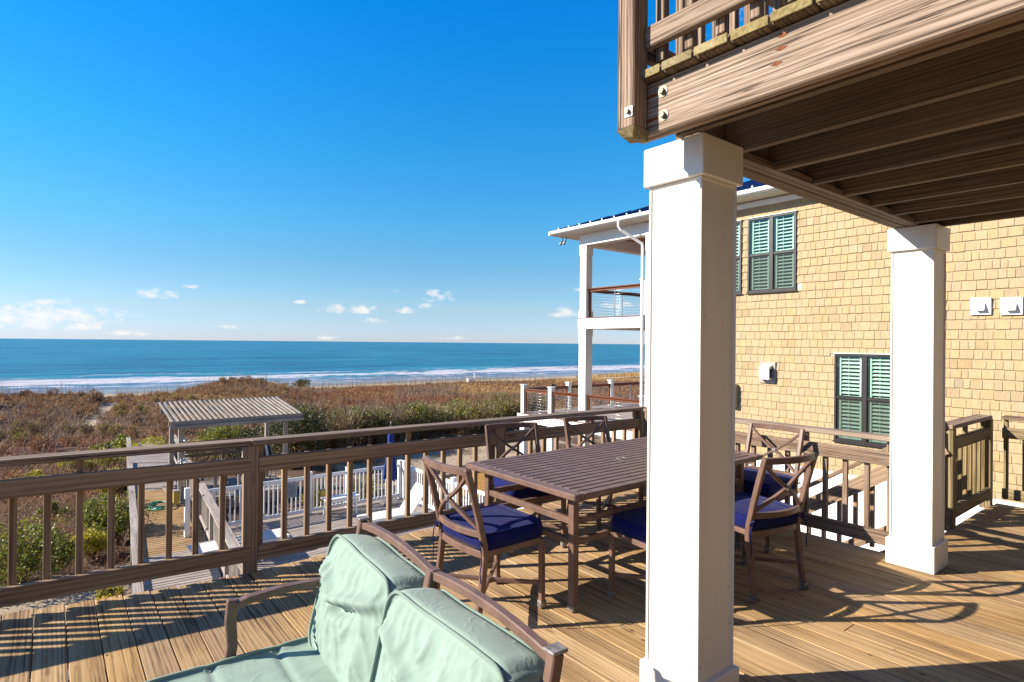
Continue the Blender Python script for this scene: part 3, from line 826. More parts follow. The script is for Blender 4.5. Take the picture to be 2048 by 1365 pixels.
# ------------------------------------------------------------------ dining table
def dining_table():
    x0, x1, y0, y1, zt = 2.345, 4.425, 2.37, 3.49, .735
    t = thing('dining_table', 'long brown slatted metal patio table with an umbrella hole', 'table', ((x0 + x1) / 2, (y0 + y1) / 2, 0))
    e = .085
    box('end_panel', METAL, (x0, y0, zt - .036), (x0 + e, y1, zt), .006)
    box('end_panel', METAL, (x1 - e, y0, zt - .036), (x1, y1, zt), .006)
    n = 17; pitch_ = (y1 - y0) / n
    for k in range(n):
        a = y0 + k * pitch_ + (.0065 if k else 0); b = y0 + (k + 1) * pitch_ - (.0065 if k < n - 1 else 0)
        z1 = zt - .0008; th = .034 if k in (0, n - 1) else .02
        if k == n // 2:
            box('slat', METAL, (x0 + e + .001, a, z1 - th), (3.385 - .045, b, z1), .003)
            box('slat', METAL, (3.385 + .045, a, z1 - th), (x1 - e - .001, b, z1), .003)
        else:
            box('slat', METAL, (x0 + e + .001, a, z1 - th), (x1 - e - .001, b, z1), .003)
    box('under_brace', METAL, (3.0, y0 + .07, zt - .05), (3.04, y1 - .07, zt - .0225), .003)
    box('under_brace', METAL, (3.73, y0 + .07, zt - .05), (3.77, y1 - .07, zt - .0225), .003)
    ring = [(3.385 + .033 * math.cos(a), 2.93 + .033 * math.sin(a), zt + .002) for a in np.linspace(0, 2 * PI, 20, endpoint=False)]
    sweep('umbrella_ring', METAL_WORN, ring, .012, .008, closed=True, n=6)
    box('ring_plate', METAL, (3.335, 2.93 - .034, zt - .012), (3.352, 2.93 + .034, zt - .001), .001)
    box('ring_plate', METAL, (3.418, 2.93 - .034, zt - .012), (3.435, 2.93 + .034, zt - .001), .001)
    lx = (x0 + .12, x1 - .12); ly = (y0 + .13, y1 - .13)
    for lxx in lx:
        for lyy in ly:
            lg = box('leg', METAL, (lxx - .024, lyy - .024, .04), (lxx + .024, lyy + .024, zt - .037), .004)
            box('foot_cap', METAL_WORN, (lxx - .026, lyy - .026, 0.0015), (lxx + .026, lyy + .026, .04), .004, lg)
    for z in (.41, .535):
        for lxx in lx: box('end_rail', METAL, (lxx - .016, ly[0] + .0245, z - .019), (lxx + .016, ly[1] - .0245, z + .019), .003)
        for lyy in ly: box('side_rail', METAL, (lx[0] + .0245, lyy - .016, z - .019), (lx[1] - .0245, lyy + .016, z + .019), .003)
    box('apron', METAL, (lx[0] + .0245, ly[0] - .012, zt - .085), (lx[1] - .0245, ly[0] + .012, zt - .04), .003)
    box('apron', METAL, (lx[0] + .0245, ly[1] - .012, zt - .085), (lx[1] - .0245, ly[1] + .012, zt - .04), .003)


dining_table()


# ------------------------------------------------------------------ cushions
def puff_box(sx_, sy_, sz_, nx_, ny_, nz_, fn):
    """grid box with displaced surface; fn(u,v,w) in [-1,1] -> point"""
    V = []; ix = {}; Fq = []
    def vid(i, j, k):
        key = (i, j, k)
        if key not in ix:
            ix[key] = len(V); V.append(fn(2 * i / nx_ - 1, 2 * j / ny_ - 1, 2 * k / nz_ - 1))
        return ix[key]
    for i in range(nx_):
        for j in range(ny_):
            Fq.append([vid(i, j, nz_), vid(i + 1, j, nz_), vid(i + 1, j + 1, nz_), vid(i, j + 1, nz_)])
            Fq.append([vid(i, j, 0), vid(i, j + 1, 0), vid(i + 1, j + 1, 0), vid(i + 1, j, 0)])
    for i in range(nx_):
        for k in range(nz_):
            Fq.append([vid(i, 0, k), vid(i + 1, 0, k), vid(i + 1, 0, k + 1), vid(i, 0, k + 1)])
            Fq.append([vid(i, ny_, k), vid(i, ny_, k + 1), vid(i + 1, ny_, k + 1), vid(i + 1, ny_, k)])
    for j in range(ny_):
        for k in range(nz_):
            Fq.append([vid(0, j, k), vid(0, j, k + 1), vid(0, j + 1, k + 1), vid(0, j + 1, k)])
            Fq.append([vid(nx_, j, k), vid(nx_, j + 1, k), vid(nx_, j + 1, k + 1), vid(nx_, j, k + 1)])
    return V, Fq


def cushion_fn(w, d, h, crown=.02, round_=.05, wr=0.0, seed=0, gather=0.0):
    """w,d footprint (x,y), h thickness (z): rounded corners, crowned faces, wrinkles"""
    def fn(u, v, q):
        au, av = abs(u), abs(v)
        # rounded plan corners
        x, y = u * w / 2, v * d / 2
        cx, cy = w / 2 - round_, d / 2 - round_
        dx, dy = max(0, abs(x) - cx), max(0, abs(y) - cy)
        rr = math.hypot(dx, dy)
        mx_ = max(dx, dy)
        if rr > 1e-9 and dx > 0 and dy > 0:
            s = mx_ / rr; x = math.copysign(cx + dx * s, x); y = math.copysign(cy + dy * s, y)
        edge = min(w / 2 - abs(u) * w / 2, d / 2 - abs(v) * d / 2)           # distance from the boxing seam
        cr = crown * (1 - au ** 2.6) * (1 - av ** 2.6)
        roll_ = .0 if edge > .03 else (1 - edge / .03) ** 2 * .014
        z = q * h / 2
        if abs(q) > .99:
            z += math.copysign(cr - roll_, q)
            if wr:
                p = Vector((x * 5 + seed, y * 5, seed * .7))
                z += math.copysign(wr * (noise.noise(p) * .8 + .55 * (1 - abs(noise.noise(p * 2.3 + Vector((3, 1, seed))))) ** 3), q) * min(1, edge / .03)
            if gather:
                al = y if (w / 2 - abs(x)) < (d / 2 - abs(y)) else x
                z += math.copysign(gather * math.exp(-edge / .035) * (1 - math.exp(-edge / .008)) * math.sin(al * 150 + 5 * noise.noise(Vector((al * 14, seed, q)))) * (.5 + noise.noise(Vector((al * 9, seed, 2)))), q)
        else:
            b = math.sqrt(max(0, 1 - q * q)); grow = .012 * b
            if au > .999: x += math.copysign(grow, u)
            if av > .999: y += math.copysign(grow, v)
            if wr:
                al = y if au > .999 else x
                k = wr * .5 * (.55 * noise.noise(Vector((al * 6 + seed, q * 1.2, seed))) + .3 * noise.noise(Vector((al * 13 + q * 2, q * .8, seed))))
                if au > .999: x += k
                if av > .999: y += k
        return (x, y, z)
    return fn


def piping_loop(w, d, z, round_=.05, r=.006, fn=None, n=64, q=1):
    pts = []
    for k in range(n):
        a = 2 * PI * k / n; c, s = math.cos(a), math.sin(a); m = max(abs(c), abs(s)); u, v = c / m, s / m
        p = fn(u, v, q); pts.append(Vector((p[0] * 1.004, p[1] * 1.004, p[2])))
    return sweep_geo(pts, 2 * r, 2 * r, (0, 0, 1), True, 6)


# ------------------------------------------------------------------ dining chairs
def arcpts(a, b, c, n=9):
    """quadratic curve a -> c pulled to b"""
    a, b, c = Vector(a), Vector(b), Vector(c)
    return [a * (1 - t) ** 2 + b * 2 * t * (1 - t) + c * t * t for t in np.linspace(0, 1, n)]


def make_chair():
    t = thing('dining_chair', '', 'chair', (0, 0, 0), group='dining chairs round the table')
    hw = .225
    back = lambda z: -.215 - .125 * ((z - .43) / .47) ** 1.15        # y of the leaning back plane at height z
    for s in (-1, 1):
        x = s * hw
        lg = sweep('rear_leg', METAL, [(x, -.265, .03), (x, -.238, .18), (x, -.213, .40), (x, back(.46), .46), (x, back(.6), .6), (x, back(.75), .75), (x, back(.905), .905)], .03, .036, t, upv=(0, 1, 0))
        box('foot_cap', METAL_WORN, (x - .02, -.292, 0.0015), (x + .02, -.245, .045), .004, lg)
        lg = bar('front_leg', METAL, (x, .215, .03), (x, .208, .42), .033, .033, .004, t)
        box('foot_cap', METAL_WORN, (x - .02, .192, 0.0015), (x + .02, .238, .045), .004, t)
        bar('side_rail', METAL, (x, -.205, .415), (x, .19, .415), .03, .034, .004, t)
    bar('front_rail', METAL, (-.208, .21, .415), (.208, .21, .415), .03, .034, .004, t)
    sweep('rear_rail', METAL, arcpts((-.21, -.213, .405), (0, -.262, .405), (.21, -.213, .405)), .028, .04, t)
    sweep('top_rail', METAL, arcpts((-.226, back(.885), .888), (0, back(.885) - .085, .888), (.226, back(.885), .888), 13), .027, .042, t)
    sweep('lower_back_rail', METAL, arcpts((-.212, back(.53), .525), (0, back(.53) - .075, .525), (.212, back(.53), .525), 11), .03, .036, t)
    cy = back(.70) - .036
    for s in (-1, 1):
        sweep('cross_bar', METAL, arcpts((-s * .212, back(.865) - .004, .865), (-s * .10, cy + .012, .765), (0, cy, .70), 7) + arcpts((0, cy, .70), (s * .08, cy + .006, .655), (s * .208, back(.555), .555), 7)[1:], .021, .024, t, upv=(0, 1, 0))
    box('cross_boss', METAL_WORN, (-.019, cy - .019, .682), (.019, cy + .019, .718), .006, t)
    hub = (0, -.02, .155)
    for s in (-1, 1):
        bar('stretcher', METAL, (s * .215, -.232, .165), hub, .02, .024, .003, t)
        bar('stretcher', METAL, hub, (s * .212, .20, .15), .02, .024, .003, t)
    box('stretcher_hub', METAL, (-.03, -.05, .14), (.03, .01, .17), .006, t)
    box('seat_panel', METAL, (-.208, -.2, .412), (.208, .194, .424), .003, t)
    fn = cushion_fn(.46, .45, .075, .014, .055, .004, 3)
    V, Fq = puff_box(0, 0, 0, 20, 20, 4, fn)
    c = meshobj('cushion', V, Fq, NAVY, t, True, (0, .0, .472))
    V, Fq = piping_loop(.46, .45, 0, fn=fn, r=.004)
    meshobj('piping', V, Fq, NAVY, c, True)
    for s in (-1, 1):
        ties = [(s * .2, -.215, .47), (s * .225, -.255, .475), (s * .252, -.26, .45), (s * .262, -.262, .39), (s * .25, -.265, .33), (s * .255, -.262, .27)]
        sweep('tie', NAVY, ties, .009, .006, t, n=5)
        ties = [(s * .2, -.215, .465), (s * .23, -.262, .50), (s * .25, -.25, .478), (s * .225, -.25, .462)]
        sweep('tie', NAVY, ties, .016, .01, t, n=5)
    return t


ch0 = make_chair()
CH = [((2.135, 2.875), -90, 'brown metal chair with navy cushion at the table end nearest the green loveseat'),
      ((3.02, 3.60), 164, 'chair between table and sea railing, the one nearer the green loveseat'),
      ((3.91, 3.56), 168, 'chair between table and sea railing, the one nearer the large white column'),
      ((4.575, 2.52), 90, 'chair at the far table end, its crossed back before the sunlit railing'),
      ((2.985, 2.245), -6, 'chair pushed under the table whose crossed back is hidden by the large white column'),
      ((3.735, 2.115), -12.6, 'navy cushioned chair right of the large white column, whole crossed back in view')]
for i, ((x, y), a, lab) in enumerate(CH):
    c = ch0 if i == 0 else copy_tree(ch0)
    c.location = (x, y, 0); c.rotation_euler.z = math.radians(a); c['label'] = lab


# ------------------------------------------------------------------ loveseat
def loveseat():
    # local frame: x along the seat (towards the sea), y backwards to the table; seat faces -Y; later turned
    L = thing('loveseat', 'brown metal loveseat with plump seafoam green cushions', 'sofa', (0, 0, 0))
    half = .615
    for s in (-1, 1):
        x = s * half
        sweep('back_post', METAL, [(x, .10, .03), (x, .05, .30), (x, .055, .55), (x, .10, .80), (x, .115, .873)], .03, .034, L, upv=(0, 1, 0))
        # arm: from the post forward, curving down into the front leg
        xa = x + s * .015
        sweep('arm', METAL, [(xa, .07, .645), (xa, -.06, .655), (xa, -.2, .66), (xa, -.32, .65), (xa, -.362, .638)], .036, .026, L)
        lg = sweep('front_leg', METAL, [(xa, -.37, .662), (xa, -.376, .59), (xa, -.37, .50), (xa, -.388, .38), (xa, -.43, .22), (xa, -.48, .03)], .03, .036, L, upv=(0, 1, 0))
        bar('side_rail', METAL, (x, .05, .30), (x, -.47, .30), .035, .05, .004, L)
        box('post_cap', METAL_WORN, (x - .021, .09, .8745), (x + .021, .138, .884), .003, L)
    for a, b in ((-half, -.0), (0, half)):
        sweep('top_rail', METAL, arcpts((a, .115, .852), ((a + b) / 2, .12, .895), (b, .115, .852), 11), .027, .028, L)
    sweep('back_post', METAL, [(0, .06, .30), (0, .06, .55), (0, .10, .80), (0, .113, .868)], .034, .04, L, upv=(0, 1, 0))
    box('rail_bracket', METAL, (-.02, .098, .838), (.02, .134, .872), .004, L)
    for s in (-1, 1):
        bar('back_brace', METAL, (s * .03, .108, .81), (s * .13, .06, .5), .026, .022, .003, L)
        bar('back_brace', METAL, (s * (half - .03), .108, .81), (s * (half - .12), .06, .5), .026, .022, .003, L)
    bar('front_rail', METAL, (-half, -.46, .30), (half, -.46, .30), .035, .05, .004, L)
    bar('rear_rail', METAL, (-half, .05, .325), (half, .05, .325), .034, .04, .004, L)
    box('seat_panel', METAL, (-half + .02, -.45, .3), (half - .02, .03, .315), .003, L)
    # seat cushion (one bench cushion, channel seams across it)
    w, d = 1.2, .70
    f0 = cushion_fn(w, d, .105, .016, .06, .005, 11, .0006)
    def fseat(u, v, q):
        x, y, z = f0(u, v, q)
        if q > .99:
            for c in (-.36, -.12, .12, .36): z -= .009 * math.exp(-((y - c * .9) / .012) ** 2)
        return (x, y, z)
    V, Fq = puff_box(0, 0, 0, 84, 64, 6, fseat)
    sc = meshobj('seat_cushion', V, Fq, SEAFOAM, L, True, (0, -.335, .395))
    for q in (1, -1):
        V, Fq = piping_loop(w, d, 0, fn=fseat, n=96, q=q); meshobj('piping', V, Fq, SEAPIPE, sc, True)
    # back cushions
    for (s, seed, ry, tilt) in ((1, 21, .04, 13), (-1, 37, -.03, 14)):
        cw, chh, th = .605, .415, .135
        g0 = cushion_fn(cw, chh, th, .05, .07, .0036, seed, .0004)
        def fb(u, v, q, seed=seed, s=s):
            x, y, z = g0(u, v, q)
            if q > .99:
                ed = min(1, max(0, (1 - max(abs(u), abs(v))) / .25))
                # slumped folds: a deep V fold under the top edge and long vertical drapes
                cx = -.1 + .05 * s
                vfold = abs(u - cx) * .42 + .30 - v
                z += ed * (-.055 * math.exp(-((vfold - .28) / .08) ** 2) * math.exp(-((u - cx) / .5) ** 2) + .032 * math.exp(-((vfold - .10) / .11) ** 2))
                dr = noise.noise(Vector((u * 3.4 + seed, v * .8, 1.3))); z += ed * .012 * dr
                k = 1 - abs(noise.noise(Vector((u * 5.5 + v * 1.6 + seed, v * 1.1 - u * .4, 7.7)))); z += ed * .012 * k ** 9
                z += ed * .0035 * noise.noise(Vector((u * 8, v * 8, seed)))
            if v > .3: y += .012 * (v - .3) * noise.noise(Vector((u * 1.3, seed, 0)))
            return (x, y, z)
        V, Fq = puff_box(0, 0, 0, 72, 60, 10, fb)
        bc = meshobj('back_cushion', V, Fq, SEAFOAM, L, True)
        for q in (1, -1):
            V, Fq = piping_loop(cw, chh, 0, fn=fb, n=220, q=q, r=.0055); meshobj('piping', V, Fq, SEAPIPE, bc, True)
        # local z = out of the front face (-Y), local y = up
        M = Matrix.Rotation(math.radians(90 - tilt), 4, 'X')
        bc.rotation_euler = (Matrix.Rotation(ry, 4, 'Z') @ M).to_euler()
        bc.location = (s * .303, .010, .630)
    return L


ls = loveseat()
ls.location = (.86, 1.63, 0); ls.rotation_euler.z = math.radians(-93.2)     # its +x runs along the world -Y, so the seat faces -X

# ------------------------------------------------------------------ shingled house next door (its wall is the plane X = 13)
XW = 13.0
house = thing('neighbouring_house', 'tan shingled two storey house with white trim, black windows and a navy metal roof', 'house', (XW, 0, -3.3))
Y0, Y1, ZB, ZT = -5.0, 10.42, -1.1, 4.985
box('wall', SOFFIT, (XW + .03, Y0, -3.3), (XW + 9, Y1 - .02, ZT + .1), .01)
# white lap siding under the shingles
z = -3.3; k = 0
while z < ZB - .06:
    bar('siding_plank', VINYL, (XW + .012, Y0, z + .08), (XW + .012, Y1 - .2, z + .08), .02, .157, .004); z += .16
box('belt_trim', WHITE2, (XW - .02, Y0, ZB - .06), (XW + .03, Y1 - .2, ZB - .004), .003)
box('corner_trim', WHITE2, (XW - .025, Y1 - .2, -3.3), (XW + .05, Y1 - .0, ZT), .004)
box('frieze_board', WHITE2, (XW - .03, Y0, ZT - .12), (XW + .03, Y1 - .2, ZT + .0), .004)

WINS = [(6.24, 7.39, 2.845, 4.60, 2), (7.55, 8.70, 2.845, 4.60, 2), (4.25, 5.415, -.39, 1.44, 2), (9.0, 9.9, -.39, 1.44, 1)]
VENTS = [(2.80, 3.092, 2.18, 2.488), (2.372, 2.676, 2.165, 2.468), (3.487, 3.78, 2.18, 2.485)]


def blocked(y0, y1, z0, z1):
    for (a, b, c, d, _) in WINS:
        if y1 > a + .02 and y0 < b - .02 and z1 > c + .02 and z0 < d - .02: return True
    return False


# shingles: courses of .178 m, random widths; the 300 that show largest are single objects
pieces = []
nc = int((ZT - .12 - ZB) / .178) + 1
for c in range(nc):
    z0 = ZB + c * .178; y = Y0 + random.uniform(0, .15)
    while y < Y1 - .21:
        w_ = random.choice([.11, .135, .15, .165, .18, .2, .225]) + random.uniform(-.012, .012)
        y1 = min(y + w_, Y1 - .2)
        a, b = y + .004, y1 - .004
        zz0 = z0 + random.uniform(-.006, .006); zz1 = min(z0 + .182, ZT - .12)
        if y > -4.9 and b - a > .03:
            spans = [(a, b)]
            for (wa, wb, wc, wd, _) in WINS:         # cut round the windows
                if zz1 > wc and zz0 < wd and b > wa and a < wb:
                    ns_ = []
                    for (p, q) in spans:
                        if q <= wa or p >= wb: ns_.append((p, q))
                        else:
                            if p < wa - .01 and zz0 < wd: ns_.append((p, wa))
                            if q > wb + .01: ns_.append((wb, q))
                    if zz0 < wc - .03 and zz1 > wc: ns_ = spans; zz1 = wc
                    elif zz1 > wd + .03 and zz0 < wd: ns_ = spans; zz0 = wd
                    spans = ns_
            for (p, q) in spans:
                if q - p > .012: pieces.append((p, q, zz0, zz1))
        y = y1


def shingle_geo(p, q, z0, z1):
    th = .021 + random.uniform(-.004, .004); tp = .003
    x0, x1 = XW + .03 - th, XW + .03 - tp; xb = XW + .03
    V = [(x0, p, z0), (x0, q, z0), (x1, q, z1), (x1, p, z1), (xb, p, z0), (xb, q, z0), (xb, q, z1), (xb, p, z1)]
    Fq = [[0, 3, 2, 1], [0, 1, 5, 4], [1, 2, 6, 5], [0, 4, 7, 3], [3, 7, 6, 2]]
    return V, Fq


def shingle_col():
    b = random.gauss(1, .026); b = b * (.88 if random.random() < .07 else 1)
    wm = random.gauss(0, .018)
    return (.41 * b + wm * .3, .31 * b, .185 * b - wm * .5)


def show(p):
    yc = (p[0] + p[1]) / 2; zc = (p[2] + p[3]) / 2
    v = Vector((XW, yc, zc - CAM_H)); d = v.dot(fw); px = 1024 + F_PX * v.dot(rt) / d; py = 682.5 - F_PX * v.dot(up) / d
    vis = -20 < px < 2060 and not (1772 < px < 1885) and px > 1472 and py > 300
    return (0 if vis else 1, d)


pieces.sort(key=show)
bmV, bmF, bmC = [], [], []
for i, (p, q, z0, z1) in enumerate(pieces):
    V, Fq = shingle_geo(p, q, z0, z1); c = shingle_col()
    if i < 300:
        o = np_mesh('shingle', np.array(V) - np.array([XW, 0, -3.3]), np.array(Fq), SHING, np.tile(np.array([c]), (8, 1)), house)
    else:
        k = len(bmV); bmV += V; bmF += [[a + k for a in f] for f in Fq]; bmC += [c] * 8
o = np_mesh('shingle_courses', np.array(bmV) - np.array([XW, 0, -3.3]), np.array(bmF), SHING, np.array(bmC), house); o['kind'] = 'stuff'


def window(y0, y1, z0, z1, n):
    wn_ = box('window', BLACK, (XW - .012, y0, z0), (XW + .029, y1, z0 + .045), .003, house)        # bottom frame carries the rest
    box('frame_head', BLACK, (XW - .012, y0, z1 - .045), (XW + .029, y1, z1), .003, wn_)
    box('drip_cap', WHITE2, (XW - .03, y0 - .01, z1 + .001), (XW + .03, y1 + .01, z1 + .018), .002, wn_)
    box('sill', BLACK, (XW - .035, y0 - .02, z0 - .03), (XW + .029, y1 + .02, z0 - .001), .003, wn_)
    W_ = (y1 - y0) / n
    for s in range(n + 1):
        yy = y0 + s * W_; hw = .045 if 0 < s < n else .022
        yc = yy + (.022 if s == 0 else -.022 if s == n else 0)
        box('jamb', BLACK, (XW - .0125, yc - hw, z0 + .0455), (XW + .029, yc + hw, z1 - .0455), .003, wn_)
    for s in range(n):
        a = y0 + s * W_ + .046; b = y0 + (s + 1) * W_ - .046; zm = (z0 + z1) / 2
        box('meeting_rail', BLACK, (XW + .0, a, zm - .022), (XW + .03, b, zm + .022), .002, wn_)
        for (c, d, xo) in ((z0 + .046, zm - .0225, .02), (zm + .0225, z1 - .046, .010)):
            meshobj('pane', [(0, a, c), (0, b, c), (0, b, d), (0, a, d)], [[0, 3, 2, 1]], GLASS, wn_, loc=Vector((XW + xo, 0, 0)) - abs_org(wn_))
            if c < zm - .1: meshobj('insect_screen', [(0, a, c), (0, b, c), (0, b, d), (0, a, d)], [[0, 3, 2, 1]], SCREEN, wn_, loc=Vector((XW + .013, 0, 0)) - abs_org(wn_))
            for (aa, bb, cc, dd) in ((a, a + .018, c, d), (b - .018, b, c, d), (a + .018, b - .018, c, c + .018), (a + .018, b - .018, d - .018, d)):
                box('sash', BLACK, (XW + xo + .0005, aa, cc), (XW + xo + .014, bb, dd), .001, wn_)
        zb = z0 + .08
        while zb < z1 - .08:
            tl = bar('blind_slat', BLIND, (XW + .075, a + .07, zb), (XW + .075, b - .07, zb), .058, .004, .001, wn_, upv=(-.62, 0, .78)); zb += .078
        box('blind_post', BLIND, (XW + .05, a, z0 + .05), (XW + .09, a + .066, z1 - .05), .003, wn_)
        box('blind_post', BLIND, (XW + .05, b - .066, z0 + .05), (XW + .09, b, z1 - .05), .003, wn_)
        box('blind_cord', BLIND, (XW + .0345, (a * .45 + b * .55) - .004, z0 + .06), (XW + .0395, (a * .45 + b * .55) + .004, z1 - .06), .001, wn_)
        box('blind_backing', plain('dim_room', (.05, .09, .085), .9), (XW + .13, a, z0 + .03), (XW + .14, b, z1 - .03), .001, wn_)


# the wall behind each window is opened by setting the blinds into a recess box: move the wall back
house_wall = [o for o in house.children if o.name.startswith('wall')][0]
bpy.data.objects.remove(house_wall)
wx0 = XW + .0305
cutsY = sorted(set([Y0, Y1 - .02] + [w[0] for w in WINS] + [w[1] for w in WINS]))
def wall_piece(ya, yb, za, zb):
    if yb - ya > .001 and zb - za > .001: box('wall', SOFFIT, (wx0, ya, za), (wx0 + .16, yb, zb), .0005, house)
for ya, yb in zip(cutsY, cutsY[1:]):
    zc = -3.3
    for (a, b, c, d, _) in sorted(WINS, key=lambda w: w[2]):
        if a <= ya + 1e-6 and b >= yb - 1e-6: wall_piece(ya, yb, zc, c); zc = d
    wall_piece(ya, yb, zc, ZT + .1)
box('wall', SOFFIT, (wx0 + .17, Y1 - .2, -3.3), (XW + 9, Y1 - .02, ZT + .1), .005, house)
for w in WINS: window(*w)

# gutter, soffit, hip roof
XE, YE, ZE = 12.5, 13.78, 5.02
ridge_x = 19.2; pt = .345
def zr(x): return ZE + .15 + (x - XE) * pt
box('soffit', SOFFIT, (XE + .02, Y0, ZE - .004), (XW + .6, YE - .02, ZE + .012), .002, house)
box('soffit', SOFFIT, (XW + .601, Y1 + .1, ZE - .003), (XW + 8, YE - .02, ZE + .0125), .002, house)
for (a, b, nm) in (((XE - .0, Y0, 0), (XE, YE, 0), 'gutter'),):
    prof = [(0, .01), (-.085, .05), (-.10, .085), (-.10, .135), (-.085, .135), (-.085, .09), (0, .03)]
    V = []; 
    for yy in (Y0, YE + .06):
        V += [(XE + .02 + p * 1.0, yy, ZE + q) for p, q in prof]
    n_ = len(prof); Fq = [[k, (k + 1) % n_, n_ + (k + 1) % n_, n_ + k] for k in range(n_)] + [list(range(n_)), list(range(n_, 2 * n_))[::-1]]
    meshobj('gutter', [Vector(v) - house.location for v in V], Fq, WHITE2, house)
box('fascia', WHITE2, (XE + .021, Y0, ZE + .013), (XE + .045, YE, ZE + .15), .003, house)
box('fascia', WHITE2, (XE + .046, YE - .024, ZE + .013), (XW + 8, YE, ZE + .15), .003, house)
box('gutter_end', WHITE2, (XE - .08, YE + .012, ZE + .01), (XW + 8, YE + .075, ZE + .13), .006, house)
ex = 26.0
V = [(XE - .03, Y0, zr(XE - .03)), (XE - .03, YE + .04, zr(XE - .03)), (ridge_x, YE + .04 - (ridge_x - XE + .03), zr(ridge_x)), (ridge_x, Y0, zr(ridge_x)),
     (ex, YE + .04, zr(XE - .03)), (ex, Y0, zr(XE - .03))]
V2 = [(x, y, z - .05) for x, y, z in V]
Fq = [[0, 3, 2, 1], [1, 2, 4], [4, 2, 3, 5], [6, 7, 8, 9], [7, 10, 8], [10, 11, 9, 8], [0, 1, 7, 6], [1, 4, 10, 7], [4, 5, 11, 10]]
meshobj('roof', [Vector(v) - house.location for v in V + V2], Fq, ROOFM, house)
y = YE - .35
while y > 0:
    top = min(ridge_x, XE + (YE + .04 - y)); bar('roof_seam', ROOFM, (XE - .02, y, zr(XE - .02) + .012), (top, y, zr(top) + .012), .03, .034, .003, house)
    box('seam_cap', WHITE2, (XE - .045, y - .02, zr(XE) - .03), (XE - .02, y + .02, zr(XE) + .055), .003, house)
    y -= .46
# downspout with an elbow
sweep('downspout', WHITE2, [(XE - .05, 10.95, ZE + .02), (XE - .05, 10.95, ZE - .12), (XE + .0, 10.9, ZE - .22), (XW - .07, 10.5, ZE - .62), (XW - .07, 10.48, ZE - .8), (XW - .07, 10.48, -3.2)], .075, .06, house, upv=(0, 1, 0))

# two storey porch at the sea end
PY = 12.73
def porch_post(x, y, z0, z1, w, nm='porch_post'):
    p = box(nm, WHITE, (x, y, z0), (x + w, y + w, z1), .006, house); return p
PP = [(XW, PY, .30)]
for (x, y) in ((XW, PY), (XW + 3.4, PY), (XW + 6.6, PY)):
    porch_post(x, y, -3.3, 2.06, .30)
    porch_post(x + .012, y + .012, 2.395, 4.62, .27)
    box('post_wrap', WHITE, (x - .012, y - .012, 2.4), (x + .312, y + .312, 2.62), .004, house)
    box('post_wrap', WHITE, (x - .012, y - .012, 1.82), (x + .312, y + .312, 2.058), .004, house)
    box('post_wrap', WHITE, (x - .006, y - .006, 4.36), (x + .298, y + .298, 4.655), .004, house)
box('porch_beam', WHITE2, (XW - .016, Y1 + .02, 2.062), (XW + .02, PY + .33, 2.385), .004, house)
box('porch_beam', WHITE2, (XW + .021, PY + .29, 2.062), (XW + 7, PY + .328, 2.385), .004, house)
box('porch_floor', 'ipe', (XW - .03, Y1 + .02, 2.3862), (XW + 7, PY + .345, 2.4115), .003, house)
for k in range(5):
    box('porch_joist', 'ipe', (XW + .5 + k * 1.2, Y1 + .02, 2.12), (XW + .54 + k * 1.2, PY + .28, 2.385), .003, house)
box('roof_beam', WHITE2, (XW + .0, Y1 + .02, 4.66), (XW + .28, PY + .31, ZE - .006), .004, house)
box('roof_beam', WHITE2, (XW + .281, PY + .02, 4.66), (XW + 7, PY + .30, ZE - .006), .004, house)
box('porch_ceiling', CEIL, (XW + .285, Y1 + .05, ZE - .02), (XW + 7, PY + .015, ZE - .0045), .002, house)


def cable_rail(p0, p1, z, n=9, h=.9, wt=.05):
    p0 = Vector((*p0, z)); p1 = Vector((*p1, z)); u = Vector((0, 0, 1))
    bar('rail_cap', 'ipe', p0 + u * h, p1 + u * h, .14, .032, .004, house)
    bar('sub_rail', 'ipe', p0 + u * (h - .055), p1 + u * (h - .055), .04, .07, .003, house)
    for k in range(n):
        sweep('cable', CABLE, [p0 + u * (.08 + k * (h - .2) / (n - 1)), p1 + u * (.08 + k * (h - .2) / (n - 1))], .007, .007, house, n=5)
    m = (p0 + p1) / 2
    bar('cable_stay', CABLE, m + u * .02, m + u * (h - .1), .03, .012, .002, house)
    for p, s in ((p0, 1), (p1, -1)):
        d = (p1 - p0).normalized() * s
        bar('end_stile', 'ipe', p + d * .03 + u * .03, p + d * .03 + u * (h - .09), .05, .06, .003, house)


cable_rail((XW + .15, PY), (XW + .15, Y1 + .22), 2.41)
cable_rail((XW + .31, PY + .15), (XW + 3.4, PY + .15), 2.41)
cable_rail((XW + 3.71, PY + .15), (XW + 6.6, PY + .15), 2.41)
def newel(x, y, z0, h, w=.16):
    p = box('newel_post', WHITE2, (x - w / 2, y - w / 2, z0), (x + w / 2, y + w / 2, z0 + h), .005, house)
    box('post_cap', WHITE2, (x - w / 2 - .03, y - w / 2 - .03, z0 + h + .0005), (x + w / 2 + .03, y + w / 2 + .03, z0 + h + .035), .01, house)
newel(XW + .1, Y1 + .12, 2.41, 1.0)
